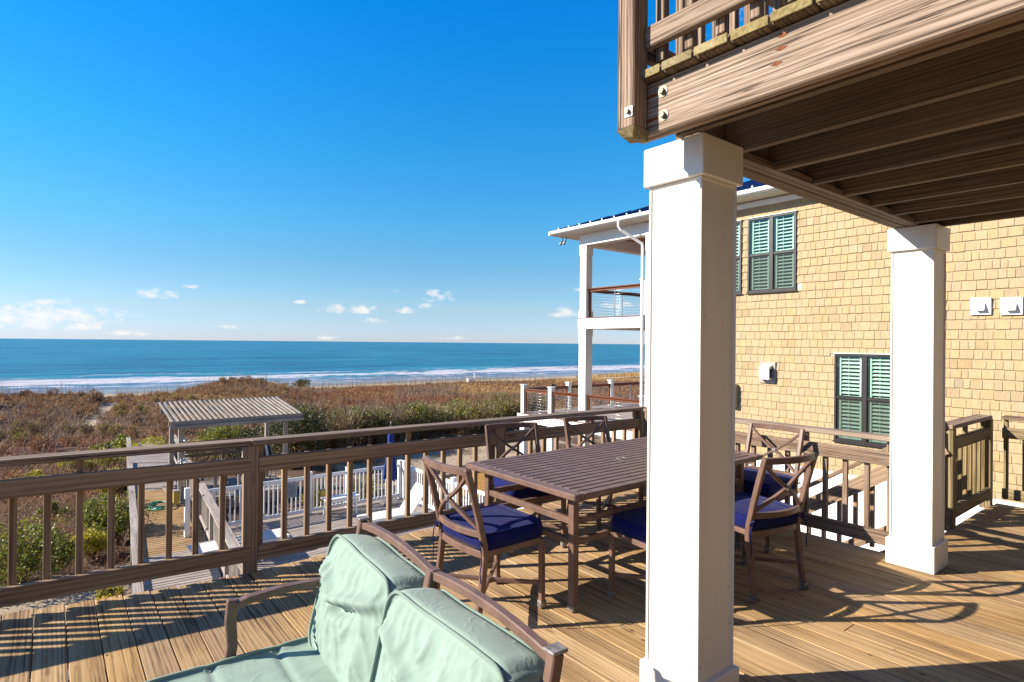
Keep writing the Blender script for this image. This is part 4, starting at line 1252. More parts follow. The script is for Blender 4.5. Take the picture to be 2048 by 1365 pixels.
# ground floor deck of that house
ZD = -.86
yb = Y1
k = 0
while yb < 16.0:
    box('deck_plank', 'grey', (XW - .02, yb + .003, ZD - .03), (XW + 7.2, yb + .137, ZD), .004, house); yb += .14
box('deck_fascia', WHITE2, (XW - .045, Y1 - .2, ZD - .29), (XW - .021, 16.02, ZD - .004), .003, house)
box('deck_edge', 'ipe', (XW - .06, Y1 - .2, ZD - .003), (XW - .0205, 16.02, ZD + .022), .003, house)
box('deck_fascia', WHITE2, (XW - .02, 16.001, ZD - .29), (XW + 7.2, 16.025, ZD - .004), .003, house)
for (y, h) in ((15.8, .98), (14.37, .98), (10.52, .98)): newel(XW + .08, y, ZD, h)
for y in (15.8, 14.37):
    box('deck_post', WHITE2, (XW + .0, y - .12, -3.4), (XW + .26, y + .12, ZD - .031), .005, house)
cable_rail((XW + .08, 15.72), (XW + .08, 14.45), ZD, 8, .86); cable_rail((XW + .08, 14.29), (XW + .08, PY + .31), ZD, 8, .86); cable_rail((XW + .12, PY - .02), (XW + .12, 10.6), ZD, 8, .86)
for x in (XW + 2.35, XW + 4.7, XW + 7.1): newel(x, 15.9, ZD, .98)
cable_rail((XW + .16, 15.9), (XW + 2.27, 15.9), ZD, 8, .86); cable_rail((XW + 2.43, 15.9), (XW + 4.62, 15.9), ZD, 8, .86); cable_rail((XW + 4.78, 15.9), (XW + 7.02, 15.9), ZD, 8, .86)
# twin floodlight under the soffit corner
for dy in (0, .16):
    sweep('floodlight', GREYBOX, [(XW - .12, 13.5 + dy, ZE - .01), (XW - .14, 13.5 + dy, ZE - .14), (XW - .22, 13.52 + dy, ZE - .25)], .05, .05, house, n=8, taper=[.5, .6, 2.2])


def hood_vent(y0, y1, z0, z1, label):
    t = thing('wall_vent', label, 'vent', (XW, (y0 + y1) / 2, z0), group='white square hood vents on the shingled wall')
    box('vent_plate', WHITE2, (XW - .025, y0, z0), (XW + .029, y1, z1), .004)
    a, b = y0 + .08, y1 - .085; c, d = z0 + .075, z1 - .075; xf = XW - .0255; o_ = t.location
    V = [(xf, a, d), (xf, b, d), (xf, a, c), (xf, b, c), (xf - .085, a, c + .03), (xf - .085, b, c + .03), (xf - .085, a, c), (xf - .085, b, c)]
    meshobj('vent_hood', [Vector(v) - o_ for v in V], [[0, 1, 5, 4], [4, 5, 7, 6], [0, 4, 6, 2], [1, 3, 7, 5], [2, 6, 7, 3]], WHITE2, t)


hood_vent(*VENTS[0], 'white square hood vent, middle one of three on the tan shingles')
hood_vent(*VENTS[1], 'white square hood vent farthest from the column on the tan shingles')
hood_vent(*VENTS[2], 'white square vent half hidden behind the second white column')
t = thing('dryer_vent', 'grey louvred exhaust hood on the shingled wall under the upper windows', 'vent', (XW, 6.88, .74))
box('vent_plate', GREYBOX, (XW - .02, 6.69, .73), (XW + .029, 7.07, 1.215), .004)
V = [(XW - .0205, 6.76, 1.15), (XW - .0205, 7.0, 1.15), (XW - .16, 6.76, 1.10), (XW - .16, 7.0, 1.10), (XW - .16, 6.76, .82), (XW - .16, 7.0, .82), (XW - .0205, 6.76, .80), (XW - .0205, 7.0, .80)]
meshobj('vent_hood', [Vector(v) - t.location for v in V], [[0, 1, 3, 2], [2, 3, 5, 4], [4, 5, 7, 6], [1, 7, 5, 3], [0, 2, 4, 6]], ZINC, t)
for k in range(4): box('louvre', DARK, (XW - .15 + k * .03, 6.752, .86), (XW - .138 + k * .03, 6.7595, 1.07), .001)
t = thing('meter_box', 'grey electric meter box on the shingles, mostly hidden behind the big column', 'meter', (XW, 7.75, .1))
box('box_body', GREYBOX, (XW - .12, 7.62, .1), (XW + .029, 7.95, .66), .01)
box('box_lid', STEEL, (XW - .135, 7.64, .14), (XW - .1205, 7.93, .62), .006)

# ------------------------------------------------------------------ boardwalk to the beach, pool deck and its fence
wk = thing('boardwalk', 'grey boardwalk with side railings leading from the deck towards the dunes', None, (1.7, 9, -3.0), kind='structure')
wd = Vector((.080, .9968, 0)); wperp = Vector((.9968, -.080, 0))
wl0 = Vector((1.03, 9.85, 0))           # on the left cap
def wp(s, t_, z): return wl0 + wd * s + wperp * t_ + Vector((0, 0, z))
s = -4.5; k = 0
while s < 21:
    bar('walk_plank', 'grey' if not (4.6 < s < 11) else 'deck', wp(s, .06, -3.019), wp(s, 1.42, -3.019), .114, .036, .004, wk); s += .1395; k += 1
for t_ in (.12, 1.36): bar('stringer', 'under', wp(-4.5, t_, -3.15), wp(21, t_, -3.15), .05, .2, .004, wk)
def walk_rail(t_, s0, s1, cw, gap_posts, label, bal=True):
    r = thing('boardwalk_railing', label, 'railing', tuple(wp(s0, t_, -3.0)), group='railings along the boardwalk')
    bar('rail_cap', 'grey', wp(s0, t_, -2.065), wp(s1, t_, -2.065), cw, .036)
    bar('upper_rail', 'grey', wp(s0, t_, -2.15), wp(s1, t_, -2.15), .038, .09)
    bar('lower_rail', 'grey', wp(s0, t_, -2.88), wp(s1, t_, -2.88), .038, .09)
    if bal:
        s_ = s0 + .1
        while s_ < s1 - .05:
            p = wp(s_, t_ + .04, 0); box('baluster', 'pergola', (p.x - .018, p.y - .018, -2.93), (p.x + .018, p.y + .018, -2.12), .003); s_ += .14
    s_ = s0 + .06
    while s_ <= s1:
        p = wp(s_, t_, 0); box('post', 'pergola', (p.x - .045, p.y - .045, -3.6), (p.x + .045, p.y + .045, -2.085), .004); s_ += max(1.8, (s1 - s0 - .12) / max(1, round((s1 - s0) / 2.2)))
walk_rail(0, -4.5, 16.1, .13, 2, 'long grey boardwalk railing on the dune side', bal=False)
walk_rail(1.46, -4.5, 6.9, .18, 2, 'boardwalk railing with close balusters beside the pool deck, nearest the house')
walk_rail(1.46, 7.4, 12.9, .17, 2, 'short boardwalk railing beyond the white gate post')
walk_rail(1.46, 13.3, 16.0, .12, 2, 'last boardwalk railing piece beside the slatted shelter', bal=False)

pd = thing('pool_deck', 'grey planked pool deck below, inside the white fence', None, (5.5, 12, -3.1), kind='structure')
y = 5.6
while y < 15.95:
    box('pool_deck_plank', 'grey', (2.75, y, -3.137), (8.45, y + .127, -3.1), .004, pd, axis='X'); y += .1405
box('pool_deck_skirt', 'under', (2.75, 15.96, -3.5), (8.45, 15.99, -3.11), .003, pd)


def picket_fence(label, p0, p1, posts, z=-3.1, h=1.06, z0_post=True):
    p0 = Vector((*p0, 0)); p1 = Vector((*p1, 0)); d = (p1 - p0).normalized(); L = (p1 - p0).length
    t = thing('pool_fence', label, 'fence', (p0.x, p0.y, z), group='white picket fence round the pool deck')
    at = lambda s, zz: p0 + d * s + Vector((0, 0, z + zz))
    cuts = [0] + posts + [L]
    for a, b in zip(cuts, cuts[1:]):
        bar('top_rail', VINYL, at(a + .06, h - .06), at(b - .06, h - .06), .045, .09, .004, t)
        bar('bottom_rail', VINYL, at(a + .06, .11), at(b - .06, .11), .045, .09, .004, t)
        n = max(1, round((b - a - .12) / .115)); st = (b - a - .12) / n
        for k in range(n):
            q = at(a + .06 + (k + .5) * st, (h - .0) / 2 + .03)
            me = with_mat(chamfer_box(.036, .024, h - .24, .003), VINYL); o = bpy.data.objects.new('picket', me); link(o, t)
            o.rotation_euler.z = math.atan2(d.y, d.x); o.location = q - t.location
    for s_ in (cuts if z0_post else cuts[1:]):
        q = at(s_, 0)
        box('fence_post', VINYL, (q.x - .06, q.y - .06, z), (q.x + .06, q.y + .06, z + h + .06), .005, t)
        box('post_cap', VINYL, (q.x - .07, q.y - .07, z + h + .0605), (q.x + .07, q.y + .07, z + h + .09), .01, t)
    return t


picket_fence('white vinyl picket fence across the far side of the pool deck', (2.98, 15.8), (8.28, 15.8), [2.57, 3.67], z0_post=False)
picket_fence('white vinyl picket fence along the house side of the pool deck, beyond the blue umbrella', (8.36, 15.66), (8.36, 9.0), [1.35, 2.7, 4.6])
t = thing('gate_post', 'white gate post with a black latch at the boardwalk side', 'post', (2.545, 15.38, -3.0))
box('post_body', VINYL, (2.49, 15.33, -3.0), (2.60, 15.44, -1.86), .005); box('latch', BLACK, (2.475, 15.325, -2.28), (2.489, 15.40, -2.1), .003)
t = thing('pool_sign', 'small grey rules sign hung on the white pool fence', 'sign', (5.06, 15.76, -2.5))
box('sign_board', SIGNM, (4.94, 15.745, -2.56), (5.2, 15.757, -2.16), .003)
for k in range(6): box('printed_line', SIGNT, (4.97, 15.743, -2.24 - k * .05), (5.17 - random.uniform(0, .06), 15.7445, -2.225 - k * .05), .0003)
t = thing('post_light', 'yellowed box lamp fixed low on the white fence post', 'lamp', (5.9, 15.66, -2.75))
box('lamp_body', YELLOW, (5.82, 15.62, -2.77), (5.98, 15.735, -2.46), .01); box('lamp_cap', CONC, (5.81, 15.61, -2.459), (5.99, 15.738, -2.44), .004)
t = thing('rail_light', 'yellow box lamp hanging on the boardwalk railing by the green hose', 'lamp', (2.62, 17.3, -2.6))
box('lamp_body', YELLOW, (2.50, 17.0, -2.62), (2.64, 17.12, -2.28), .01); box('lamp_cap', CONC, (2.49, 16.99, -2.279), (2.65, 17.13, -2.26), .004)
t = thing('rail_light', 'yellow box lamp on the inner face of the dune side boardwalk railing', 'lamp', (1.25, 12.2, -2.6))
box('lamp_body', YELLOW, (1.262, 12.1, -2.6), (1.33, 12.2, -2.3), .01); box('lamp_cap', CONC, (1.26, 12.09, -2.299), (1.34, 12.21, -2.28), .004)

# green garden hose loosely looped on the planks
pts = []
for k in range(150):
    a = k / 150 * 2 * PI * 4.3; r = .26 + .09 * math.sin(a * .37)
    c = (2.42, 18.6) if k < 95 else (2.42 - (k - 95) / 55 * .95, 18.6 - .25 * math.sin((k - 95) / 9))
    rr = r if k < 95 else .05
    pts.append((c[0] + rr * math.cos(a), c[1] + rr * math.sin(a) * 1.6, -2.985 + .0016 * (k % 40)))
G.root = None
tag(sweep('garden_hose', GREENHOSE, pts, .034, .034, None, n=6), 'green garden hose lying in loose loops on the boardwalk', 'hose')

# ------------------------------------------------------------------ slatted shelter with benches
pg = thing('beach_shelter', 'weathered slat roofed shelter beside the boardwalk', 'shelter', (4.3, 19.7, -3.2))
for (x, y) in ((2.93, 18.8), (5.83, 18.8), (2.93, 20.4), (5.72, 20.4)):
    box('post', 'pergola', (x - .06, y - .06, -3.4), (x + .06, y + .06, -.80), .005)
def rz(y): return -.70 + (y - 18.35) * (.31 / 2.5)
bar('roof_beam', 'pergola', (2.62, 18.8, rz(18.8) - .13), (6.2, 18.8, rz(18.8) - .13), .05, .17)
bar('roof_beam', 'pergola', (2.62, 20.4, rz(20.4) - .13), (6.2, 20.4, rz(20.4) - .13), .05, .17)
for x in (2.75, 4.4, 6.05): bar('rafter', 'pergola', (x, 18.42, rz(18.42) - .02), (x, 20.85, rz(20.85) - .02), .04, .06)
x = 2.66
while x < 6.16:
    bar('roof_slat', 'pergola', (x, 18.36, rz(18.36) + .035), (x, 20.9, rz(20.9) + .035), .062, .035, .004); x += .14
bar('roof_edge', 'pergola', (2.6, 18.33, rz(18.33) - .01), (6.2, 18.33, rz(18.33) - .01), .035, .13)
bar('roof_edge', 'pergola', (2.58, 18.26, rz(18.26) - .10), (6.22, 18.26, rz(18.26) - .10), .035, .09)
bar('roof_edge', 'pergola', (2.6, 20.93, rz(20.93)), (6.2, 20.93, rz(20.93)), .035, .1)
y = 18.5
while y < 20.8:
    box('floor_plank', 'pergola', (2.75, y, -2.98), (6.0, y + .135, -2.945), .004, axis='X'); y += .14
box('floor_skirt', 'rail', (2.75, 18.42, -3.3), (6.0, 18.46, -2.99), .003)
b = thing('shelter_bench', 'dark slatted bench with a high back under the slatted shelter', 'bench', (4.4, 20.2, -2.95))
for k in range(4): box('back_slat', 'under', (3.15, 20.50 + .02 * k, -2.08 + k * .128), (5.65, 20.53 + .02 * k, -1.975 + k * .128), .004)
for k in range(4): box('seat_slat', 'under', (3.15, 20.02 + .11 * k, -2.5), (5.65, 20.12 + .11 * k, -2.46), .004)
for x in (3.25, 4.4, 5.55):
    box('bench_leg', 'under', (x - .04, 20.06, -2.945), (x + .04, 20.14, -2.501), .004); box('back_leg', 'under', (x - .04, 20.54, -2.945), (x + .04, 20.60, -1.58), .004)
b = thing('shelter_bench', 'low pale topped bench at the near side of the slatted shelter', 'bench', (4.3, 18.8, -2.95))
box('seat_board', 'grey', (3.75, 18.7, -2.04), (4.6, 18.98, -2.0), .004); box('side_board', VINYL, (4.6, 18.7, -2.06), (4.64, 18.98, -1.76), .004)
for x in (3.85, 4.5): box('bench_leg', 'pergola', (x - .04, 18.8, -2.945), (x + .04, 18.88, -2.041), .004)
b = thing('deck_chair', 'pale folding deck chair with dark stripes standing under the shelter', 'deck chair', (5.5, 19.4, -2.95))
for k in range(6):
    bar('fabric_strip', SLING if k % 2 == 0 else BLACK, (5.15 + .085 * k, 19.3, -2.4), (5.15 + .085 * k, 19.75, -1.65), .08, .012, .002)
for x in (5.1, 5.62): bar('side_frame', 'grey', (x, 19.0, -2.55), (x, 19.78, -1.6), .035, .03); bar('rear_leg', 'grey', (x, 19.7, -2.94), (x, 19.35, -2.3), .035, .03); bar('front_leg', 'grey', (x, 18.95, -2.94), (x, 19.25, -2.42), .035, .03)
# outdoor shower on the near shelter post
b = thing('outdoor_shower', 'chrome outdoor shower pipes fixed on the shelter post', 'shower', (2.98, 18.66, -3.0))
for dx in (-.06, .03): cyl('pipe', CHROME, (2.98 + dx, 18.66, -2.94), (2.98 + dx, 18.66, -1.75), .016)
cyl('riser', CHROME, (3.0, 18.66, -1.85), (3.0, 18.66, -1.25), .014)
sweep('shower_head', CHROME, [(3.0, 18.66, -1.25), (3.0, 18.62, -1.18), (2.98, 18.5, -1.2), (2.97, 18.44, -1.26)], .03, .03, n=8, taper=[.9, 1, 1.2, 2.6])
cyl('valve', CHROME, (2.86, 18.64, -1.83), (3.07, 18.64, -1.83), .03)

# ------------------------------------------------------------------ pool side furniture
um = thing('patio_umbrella', 'closed royal blue patio umbrella standing by the white fence', 'umbrella', (7.776, 15.44, -3.1))
cyl('pole', plain('dark_pole', (.06, .065, .08), .35, .5), (7.776, 15.44, -3.08), (7.776, 15.44, -.80), .025)
sweep('finial', METAL_WORN, [(7.776, 15.44, -.80), (7.776, 15.44, -.70)], .06, .06, n=8, taper=[1, .5])
box('crank_housing', CHROME, (7.74, 15.37, -2.44), (7.81, 15.415, -2.3), .006); box('base', CONC, (7.52, 15.19, -3.099), (8.02, 15.69, -3.03), .02)
V = []; Fq = []; nz2, na = 26, 48
for i in range(nz2):
    q = i / (nz2 - 1); z = -.86 - q * 1.5; r = .035 + .125 * q ** .75 + .012 * math.sin(q * 9)
    for k in range(na):
        a = 2 * PI * k / na; f = 1 + (.10 + .28 * q) * math.cos(8 * a + .6 * math.sin(q * 4)) + .06 * math.cos(3 * a + q * 5)
        zz = z - (.05 * math.cos(8 * a) if i == nz2 - 1 else 0)
        V.append((r * f * math.cos(a), r * f * math.sin(a), zz + 3.1))
for i in range(nz2 - 1):
    for k in range(na): Fq.append([i * na + k, (i + 1) * na + k, (i + 1) * na + (k + 1) % na, i * na + (k + 1) % na])
Fq.append([k for k in range(na)])
meshobj('canopy', V, Fq, BLUECAN, um, True)
sweep('strap', BLUECAN, [(7.776 + .125 * math.cos(a), 15.44 + .125 * math.sin(a), -1.72) for a in np.linspace(0, 2 * PI, 24, endpoint=False)], .012, .035, um, closed=True)


def chaise(label, x, y, rz_, up_deg, L_flat=1.18, L_back=.75):
    t = thing('sun_lounger', label, 'sun lounger', (0, 0, 0), group='cream sun loungers on the pool deck')
    h = .34; w = .62
    for s in (-1, 1):
        bar('side_rail', WHITE2, (0, s * w / 2, h - .03), (L_flat + .55, s * w / 2, h - .03), .035, .045)
        for xx in (.12, L_flat + .3): bar('leg', WHITE2, (xx, s * w / 2, .0), (xx, s * w / 2, h - .055), .035, .035)
    box('seat_sling', SLING, (0, -w / 2 + .0, h - .006), (L_flat, w / 2, h + .006), .003, t)
    a = math.radians(up_deg); e = Vector((math.cos(a), 0, math.sin(a)))
    p = Vector((L_flat + .01, 0, h))
    bar('back_sling', SLING, p, p + e * L_back, w, .012, .003, t)
    for s in (-1, 1):
        bar('back_frame', WHITE2, p + Vector((0, s * (w / 2 + .012), 0)), p + e * (L_back + .02) + Vector((0, s * (w / 2 + .012), 0)), .022, .035, .003, t)
        if up_deg > 5: bar('back_prop', WHITE2, p + e * (L_back * .55) + Vector((0, s * .2, -.02)), Vector((L_flat + .45, s * .2, h - .03)), .02, .02, .003, t)
    t.location = (x, y, -3.1); t.rotation_euler.z = rz_; return t


chaise('cream sun lounger with its back raised beside the blue umbrella', 6.07, 13.55, math.radians(-2), 52)
chaise('flat cream sun lounger seen through the railing beside the thick post', 4.25, 13.65, math.radians(182), 0)
tb = thing('side_table', 'white wicker patterned low table seen between the balusters near the boardwalk', 'table', (3.32, 13.4, -3.1))
box('table_top', VINYL, (3.12, 13.0, -2.68), (3.62, 13.6, -2.655), .004)
for k in range(7): bar('lattice_strip', BLACK, (3.14, 13.04 + .085 * k, -2.65), (3.6, 13.04 + .085 * k + (.04 if k % 2 else -.04), -2.65), .03, .006, .001)
for xx in (3.15, 3.58):
    for yy in (13.04, 13.56): box('table_leg', VINYL, (xx - .02, yy - .02, -3.1), (xx + .02, yy + .02, -2.681), .003)
bn = thing('pool_bench', 'small white plastic bench against the far pool fence', 'bench', (6.2, 15.35, -3.1))
for k in range(4): box('seat_slat', VINYL, (5.75, 15.12 + k * .10, -2.64), (6.72, 15.21 + k * .10, -2.61), .004)
box('apron', VINYL, (5.8, 15.11, -2.71), (6.67, 15.13, -2.641), .003)
for xx in (5.86, 6.6):
    for yy, dy in ((15.16, -.05), (15.46, .05)): sweep('bench_leg', VINYL, [(xx, yy, -2.64), (xx, yy + dy * .2, -2.8), (xx, yy + dy, -3.098)], .05, .05, bn)
    box('bench_brace', VINYL, (xx - .02, 15.19, -2.9), (xx + .02, 15.43, -2.86), .003)

# planter edges between the pool fence and the neighbour
t = thing('garden_bed', 'low grey timber edged garden bed with ochre mulch beyond the pool fence', 'garden bed', (11, 16, -3.3))
for a, b in (((9.2, 14.0), (9.2, 17.2)), ((9.2, 17.2), (12.4, 17.2)), ((12.4, 17.2), (12.4, 14.0)), ((9.2, 14.0), (12.4, 14.0))):
    bar('edging_timber', 'grey', (*a, -3.13), (*b, -3.13), .14, .34, .008)
mul = meshobj('mulch', [(9.27 - 11, 14.07 - 16, .2), (12.33 - 11, 14.07 - 16, .2), (12.33 - 11, 17.13 - 16, .24), (9.27 - 11, 17.13 - 16, .24)], [[0, 1, 2, 3]], plain('ochre_mulch', (.33, .17, .03), .95, var=.5, scale=25, bump=.03, bscale=30), t)
t = thing('garden_bed', 'narrow grey timber edging running along the sand behind the pool fence', 'garden bed', (10, 18.5, -3.3))
bar('edging_timber', 'grey', (8.9, 19.0, -3.2), (12.9, 18.4, -3.2), .14, .3, .008); bar('edging_timber', 'grey', (8.8, 12.6, -3.2), (12.9, 12.5, -3.2), .14, .3, .008)
box('corner_block', VINYL, (9.6, 11.0, -3.3), (9.9, 11.3, -2.75), .006)
# small things on the beach
t = thing('beach_box', 'small white box with a pole standing on the beach', 'bin', (66.5, 97.5, -6.5))
zb_ = ground_z(66.5, 97.5)
box('box_body', VINYL, (66.0, 97.2, zb_ - .3), (67.3, 98.0, zb_ + .75), .03); box('box_lid', VINYL, (65.9, 97.1, zb_ + .751), (67.4, 98.1, zb_ + .83), .02); box('pole', VINYL, (67.6, 97.5, zb_ - .3), (67.72, 97.62, zb_ + 1.9), .02)


# ------------------------------------------------------------------ plants
def rot_rand(n, tilt=1.0):
    """random orthonormal frames (n,3,3): columns = length axis, width axis"""
    a = rng.normal(size=(n, 3)); a[:, 2] *= tilt; a /= np.linalg.norm(a, axis=1)[:, None]
    b = rng.normal(size=(n, 3)); b -= a * (a * b).sum(1)[:, None]; b /= np.linalg.norm(b, axis=1)[:, None]
    return a, b


def leaves(cent, size, colr):
    """folded leaf quads: 4 verts, 2 tris"""
    n = len(cent); a, b = rot_rand(n); c = np.cross(a, b)
    s = size[:, None]
    v = np.stack([cent - a * s * .5, cent + b * s * .26 + c * s * .08, cent + a * s * .5, cent - b * s * .26 + c * s * .08], 1).reshape(-1, 3)
    k = (np.arange(n) * 4)[:, None]
    f = np.concatenate([k + np.array([[0, 1, 2]]), k + np.array([[0, 2, 3]])], 1).reshape(-1, 3)
    return v, f, np.repeat(colr, 4, 0)


def blades(base, h, lean, width, colb, colt):
    """bent grass blades: 5 verts, 3 tris"""
    n = len(base); w = rng.normal(size=(n, 2)); w /= np.linalg.norm(w, axis=1)[:, None]
    side = np.stack([-w[:, 1], w[:, 0], np.zeros(n)], 1) * width[:, None] * .5
    out = np.stack([w[:, 0], w[:, 1], np.zeros(n)], 1) * lean[:, None]
    up_ = np.zeros((n, 3)); up_[:, 2] = h
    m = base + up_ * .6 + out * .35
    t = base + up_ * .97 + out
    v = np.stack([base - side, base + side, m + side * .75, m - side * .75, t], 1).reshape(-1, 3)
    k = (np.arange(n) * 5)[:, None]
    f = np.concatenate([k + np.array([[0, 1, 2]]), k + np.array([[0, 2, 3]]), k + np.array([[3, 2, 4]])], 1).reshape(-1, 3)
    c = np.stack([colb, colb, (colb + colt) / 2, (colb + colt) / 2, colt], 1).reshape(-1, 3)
    return v, f, c


def merge(parts):
    V, Fc, C_ = [], [], []; k = 0
    for v, f, c in parts: V.append(v); Fc.append(f + k); C_.append(c); k += len(v)
    return np.concatenate(V), np.concatenate(Fc), np.concatenate(C_)


def pick(pal, n, jit=.12):
    jit *= .8
    p = np.array(pal)[rng.integers(0, len(pal), n)]; return np.clip(p * (1 + rng.normal(0, jit, (n, 1))), .003, .9)


BROWN = [(0.235, 0.115, 0.051), (0.321, 0.172, 0.08), (0.407, 0.242, 0.113), (0.271, 0.126, 0.057), (0.185, 0.092, 0.048), (0.456, 0.288, 0.141)]
REDB = [(0.288, 0.114, 0.06), (0.336, 0.144, 0.072), (0.204, 0.084, 0.054)]
GOLD = [(0.473, 0.293, 0.101), (0.405, 0.248, 0.09), (0.528, 0.349, 0.147)]
TWIG = [(0.218, 0.133, 0.085), (0.317, 0.215, 0.147), (0.142, 0.087, 0.054), (0.415, 0.308, 0.224), (0.229, 0.123, 0.072)]
GREEN = [(0.176, 0.202, 0.025), (0.281, 0.281, 0.031), (0.105, 0.131, 0.021), (0.351, 0.325, 0.035), (0.079, 0.096, 0.021)]
LIME = [(0.363, 0.33, 0.029), (0.479, 0.402, 0.035), (0.25, 0.25, 0.026), (0.576, 0.447, 0.046)]
DKGREEN = [(0.024, 0.037, 0.013), (0.044, 0.061, 0.015), (0.066, 0.079, 0.018), (0.094, 0.099, 0.018), (0.033, 0.039, 0.017)]


def scatter(n, x0, x1, y0, y1, wedge=True):
    P = np.stack([rng.uniform(x0, x1, n), rng.uniform(y0, y1, n)], 1)
    if wedge:
        d = P[:, 0] * fw.x + P[:, 1] * fw.y; u = (P[:, 0] * rt0.x + P[:, 1] * rt0.y) / d
        P = P[(u > -.98) & (u < .36) & (d > 4)]
    return P


def zs(P): return np.array([ground_z(x, y) for x, y in P])


def keep_plants(P, lim=.5):
    s = np.array([sandy(x, y) for x, y in P]); return P[s + rng.uniform(-.25, .25, len(P)) < lim]


def off_built(P, m=0.0):
    """outside boardwalk, pool deck, shelter, house"""
    x, y = P[:, 0], P[:, 1]
    t_ = (x - 1.03) * .9968 - (y - 9.85) * .08; s_ = (x - 1.03) * .08 + (y - 9.85) * .9968
    walk = (t_ > -.12 - m) & (t_ < 1.6 + m) & (s_ < 21.3)
    pool = (x > 2.5) & (x < 8.6 + m) & (y < 16.2 + m)
    shel = (x > 2.4) & (x < 6.3) & (y > 18) & (y < 21)
    hs = (x > 12.7) & (y < 16.3); dk_ = (y < 5.2)
    bed = (x > 9.0) & (x < 12.6) & (y > 13.8) & (y < 17.4)
    return P[~(walk | pool | shel | hs | dk_ | bed)]


def bush_arrays(w, d, h, nl, ls_, pal, seed, twigs=60, gap=.3, topgreen=None):
    """lumpy crown of leaves around (0,0,0) base with bare stems inside"""
    out = []; m = 0; pts = []
    nb = max(4, int(5 + w * 3)); bl = []
    for k in range(nb):
        a = rng.uniform(0, 2 * PI); r = rng.uniform(0, .34)
        bl.append((r * w * math.cos(a), r * d * math.sin(a), h * rng.uniform(.38, .72), rng.uniform(.22, .4) * min(w, h * 1.4)))
    while m < nl:
        b_ = bl[rng.integers(0, nb)]
        q = rng.normal(size=(400, 3)); q /= np.linalg.norm(q, axis=1)[:, None]; q *= (rng.uniform(.55, 1.05, (400, 1)))
        p = q * b_[3] * np.array([1.0, 1.0, .85]) + np.array(b_[:3]); p = p[p[:, 2] > .04 * h]; p = p[np.abs(p[:, 2]) < h * 1.08]
        ns_ = np.array([noise.noise(Vector(x * 3.2 / max(.6, w * .5) + np.array([seed, seed * .3, 0]))) for x in p]); p = p[ns_ > -gap]
        pts.append(p); m += len(p)
    p = np.concatenate(pts)[:nl]
    col = pick(pal, len(p), .22)
    if topgreen is not None:
        t = p[:, 2] / h + rng.normal(0, .12, len(p)); col = np.where((t < .55)[:, None], pick(topgreen, len(p), .25), col)
    out.append(leaves(p, rng.uniform(.6, 1.35, len(p)) * ls_, col))
    a = rng.uniform(0, 2 * PI, twigs); r = rng.uniform(.02, .3, twigs) * w
    out.append(blades(np.stack([r * .4 * np.cos(a), r * .4 * np.sin(a), np.zeros(twigs)], 1), h * rng.uniform(.6, 1.02, twigs), r * 1.6, np.full(twigs, .014 + .006 * h), pick(TWIG, twigs), pick(TWIG, twigs)))
    return merge(out)


# far dune grass: one mass
parts = []
P = scatter(150000, -14, 75, 24, 82); P = P[(P[:, 0] < 22) | (P[:, 1] < 72)]; P = off_built(keep_plants(P)); z = zs(P); n = len(P)
zone = np.array([nzz(x, y, .07, 21) for x, y in P]); zone2 = np.array([nzz(x, y, .11, 31) for x, y in P])
colb = pick(BROWN, n); r_ = pick(REDB, n); g_ = pick(GOLD, n); tw = pick(TWIG, n)
colb = np.where((zone > .18)[:, None], r_, colb); colb = np.where(((zone < -.12) & (P[:, 0] > 10))[:, None], g_, colb); colb = np.where((zone2 > .25)[:, None], tw, colb)
dist = np.linalg.norm(P, axis=1)
hgt = (.26 + .34 * rng.random(n)) * (1 + .8 * zone2); base = np.column_stack([P, z - .03])
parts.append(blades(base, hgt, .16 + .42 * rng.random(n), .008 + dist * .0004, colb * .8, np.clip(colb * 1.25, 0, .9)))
# dead leaf clutter between the blades
P = scatter(46000, -14, 60, 22, 78); P = off_built(keep_plants(P)); z = zs(P); n = len(P)
c_ = pick(BROWN + BROWN + GOLD + REDB + TWIG, n, .25); cen = np.column_stack([P, z + rng.random(n) * .35])
parts.append(leaves(cen, .05 + .0022 * np.linalg.norm(P, axis=1) * rng.uniform(.6, 1.4, n), c_))
# dry bushlets that give the dunes their lumps
proto = [bush_arrays(1.0, 1.0, .62, 300, .066, pal_, 3.1 * k, 90, .35) for k, pal_ in enumerate((BROWN, BROWN + TWIG, REDB + BROWN, GOLD + BROWN, BROWN + GREEN, TWIG))]
P = scatter(1500, -14, 60, 24, 80); P = off_built(keep_plants(P, .4))
for (x, y) in P:
    if x > 20 and y > 40 and rng.random() < .7: continue
    zz = nzz(x, y, .07, 21); k = int(np.clip(round(2 + 7 * nzz(x, y, .12, 41)), 0, 4))
    if zz > .22: k = 2
    if rng.random() < .12: k = 5
    v, f, c = proto[k]; a = rng.uniform(0, 6.28); sc_ = rng.uniform(.6, 1.5) * (.7 if x > 20 else 1); M2 = np.array([[math.cos(a), -math.sin(a), 0], [math.sin(a), math.cos(a), 0], [0, 0, 1]]) * sc_
    parts.append((v @ M2.T + np.array([x, y, ground_z(x, y) - .05]), f, np.clip(c * (1 + .55 * nzz(x, y, .09, 51)) * rng.uniform(.85, 1.15), 0, .9)))
# sea oats along the crest
P = scatter(3200, -16, 60, 63, 80, False); P = keep_plants(P, .7); z = zs(P); n = len(P)
parts.append(blades(np.column_stack([P, z]), 1.15 + .6 * rng.random(n), .12 + .25 * rng.random(n), np.full(n, .022), pick(BROWN, n) * .8, pick(GOLD, n) * .8))
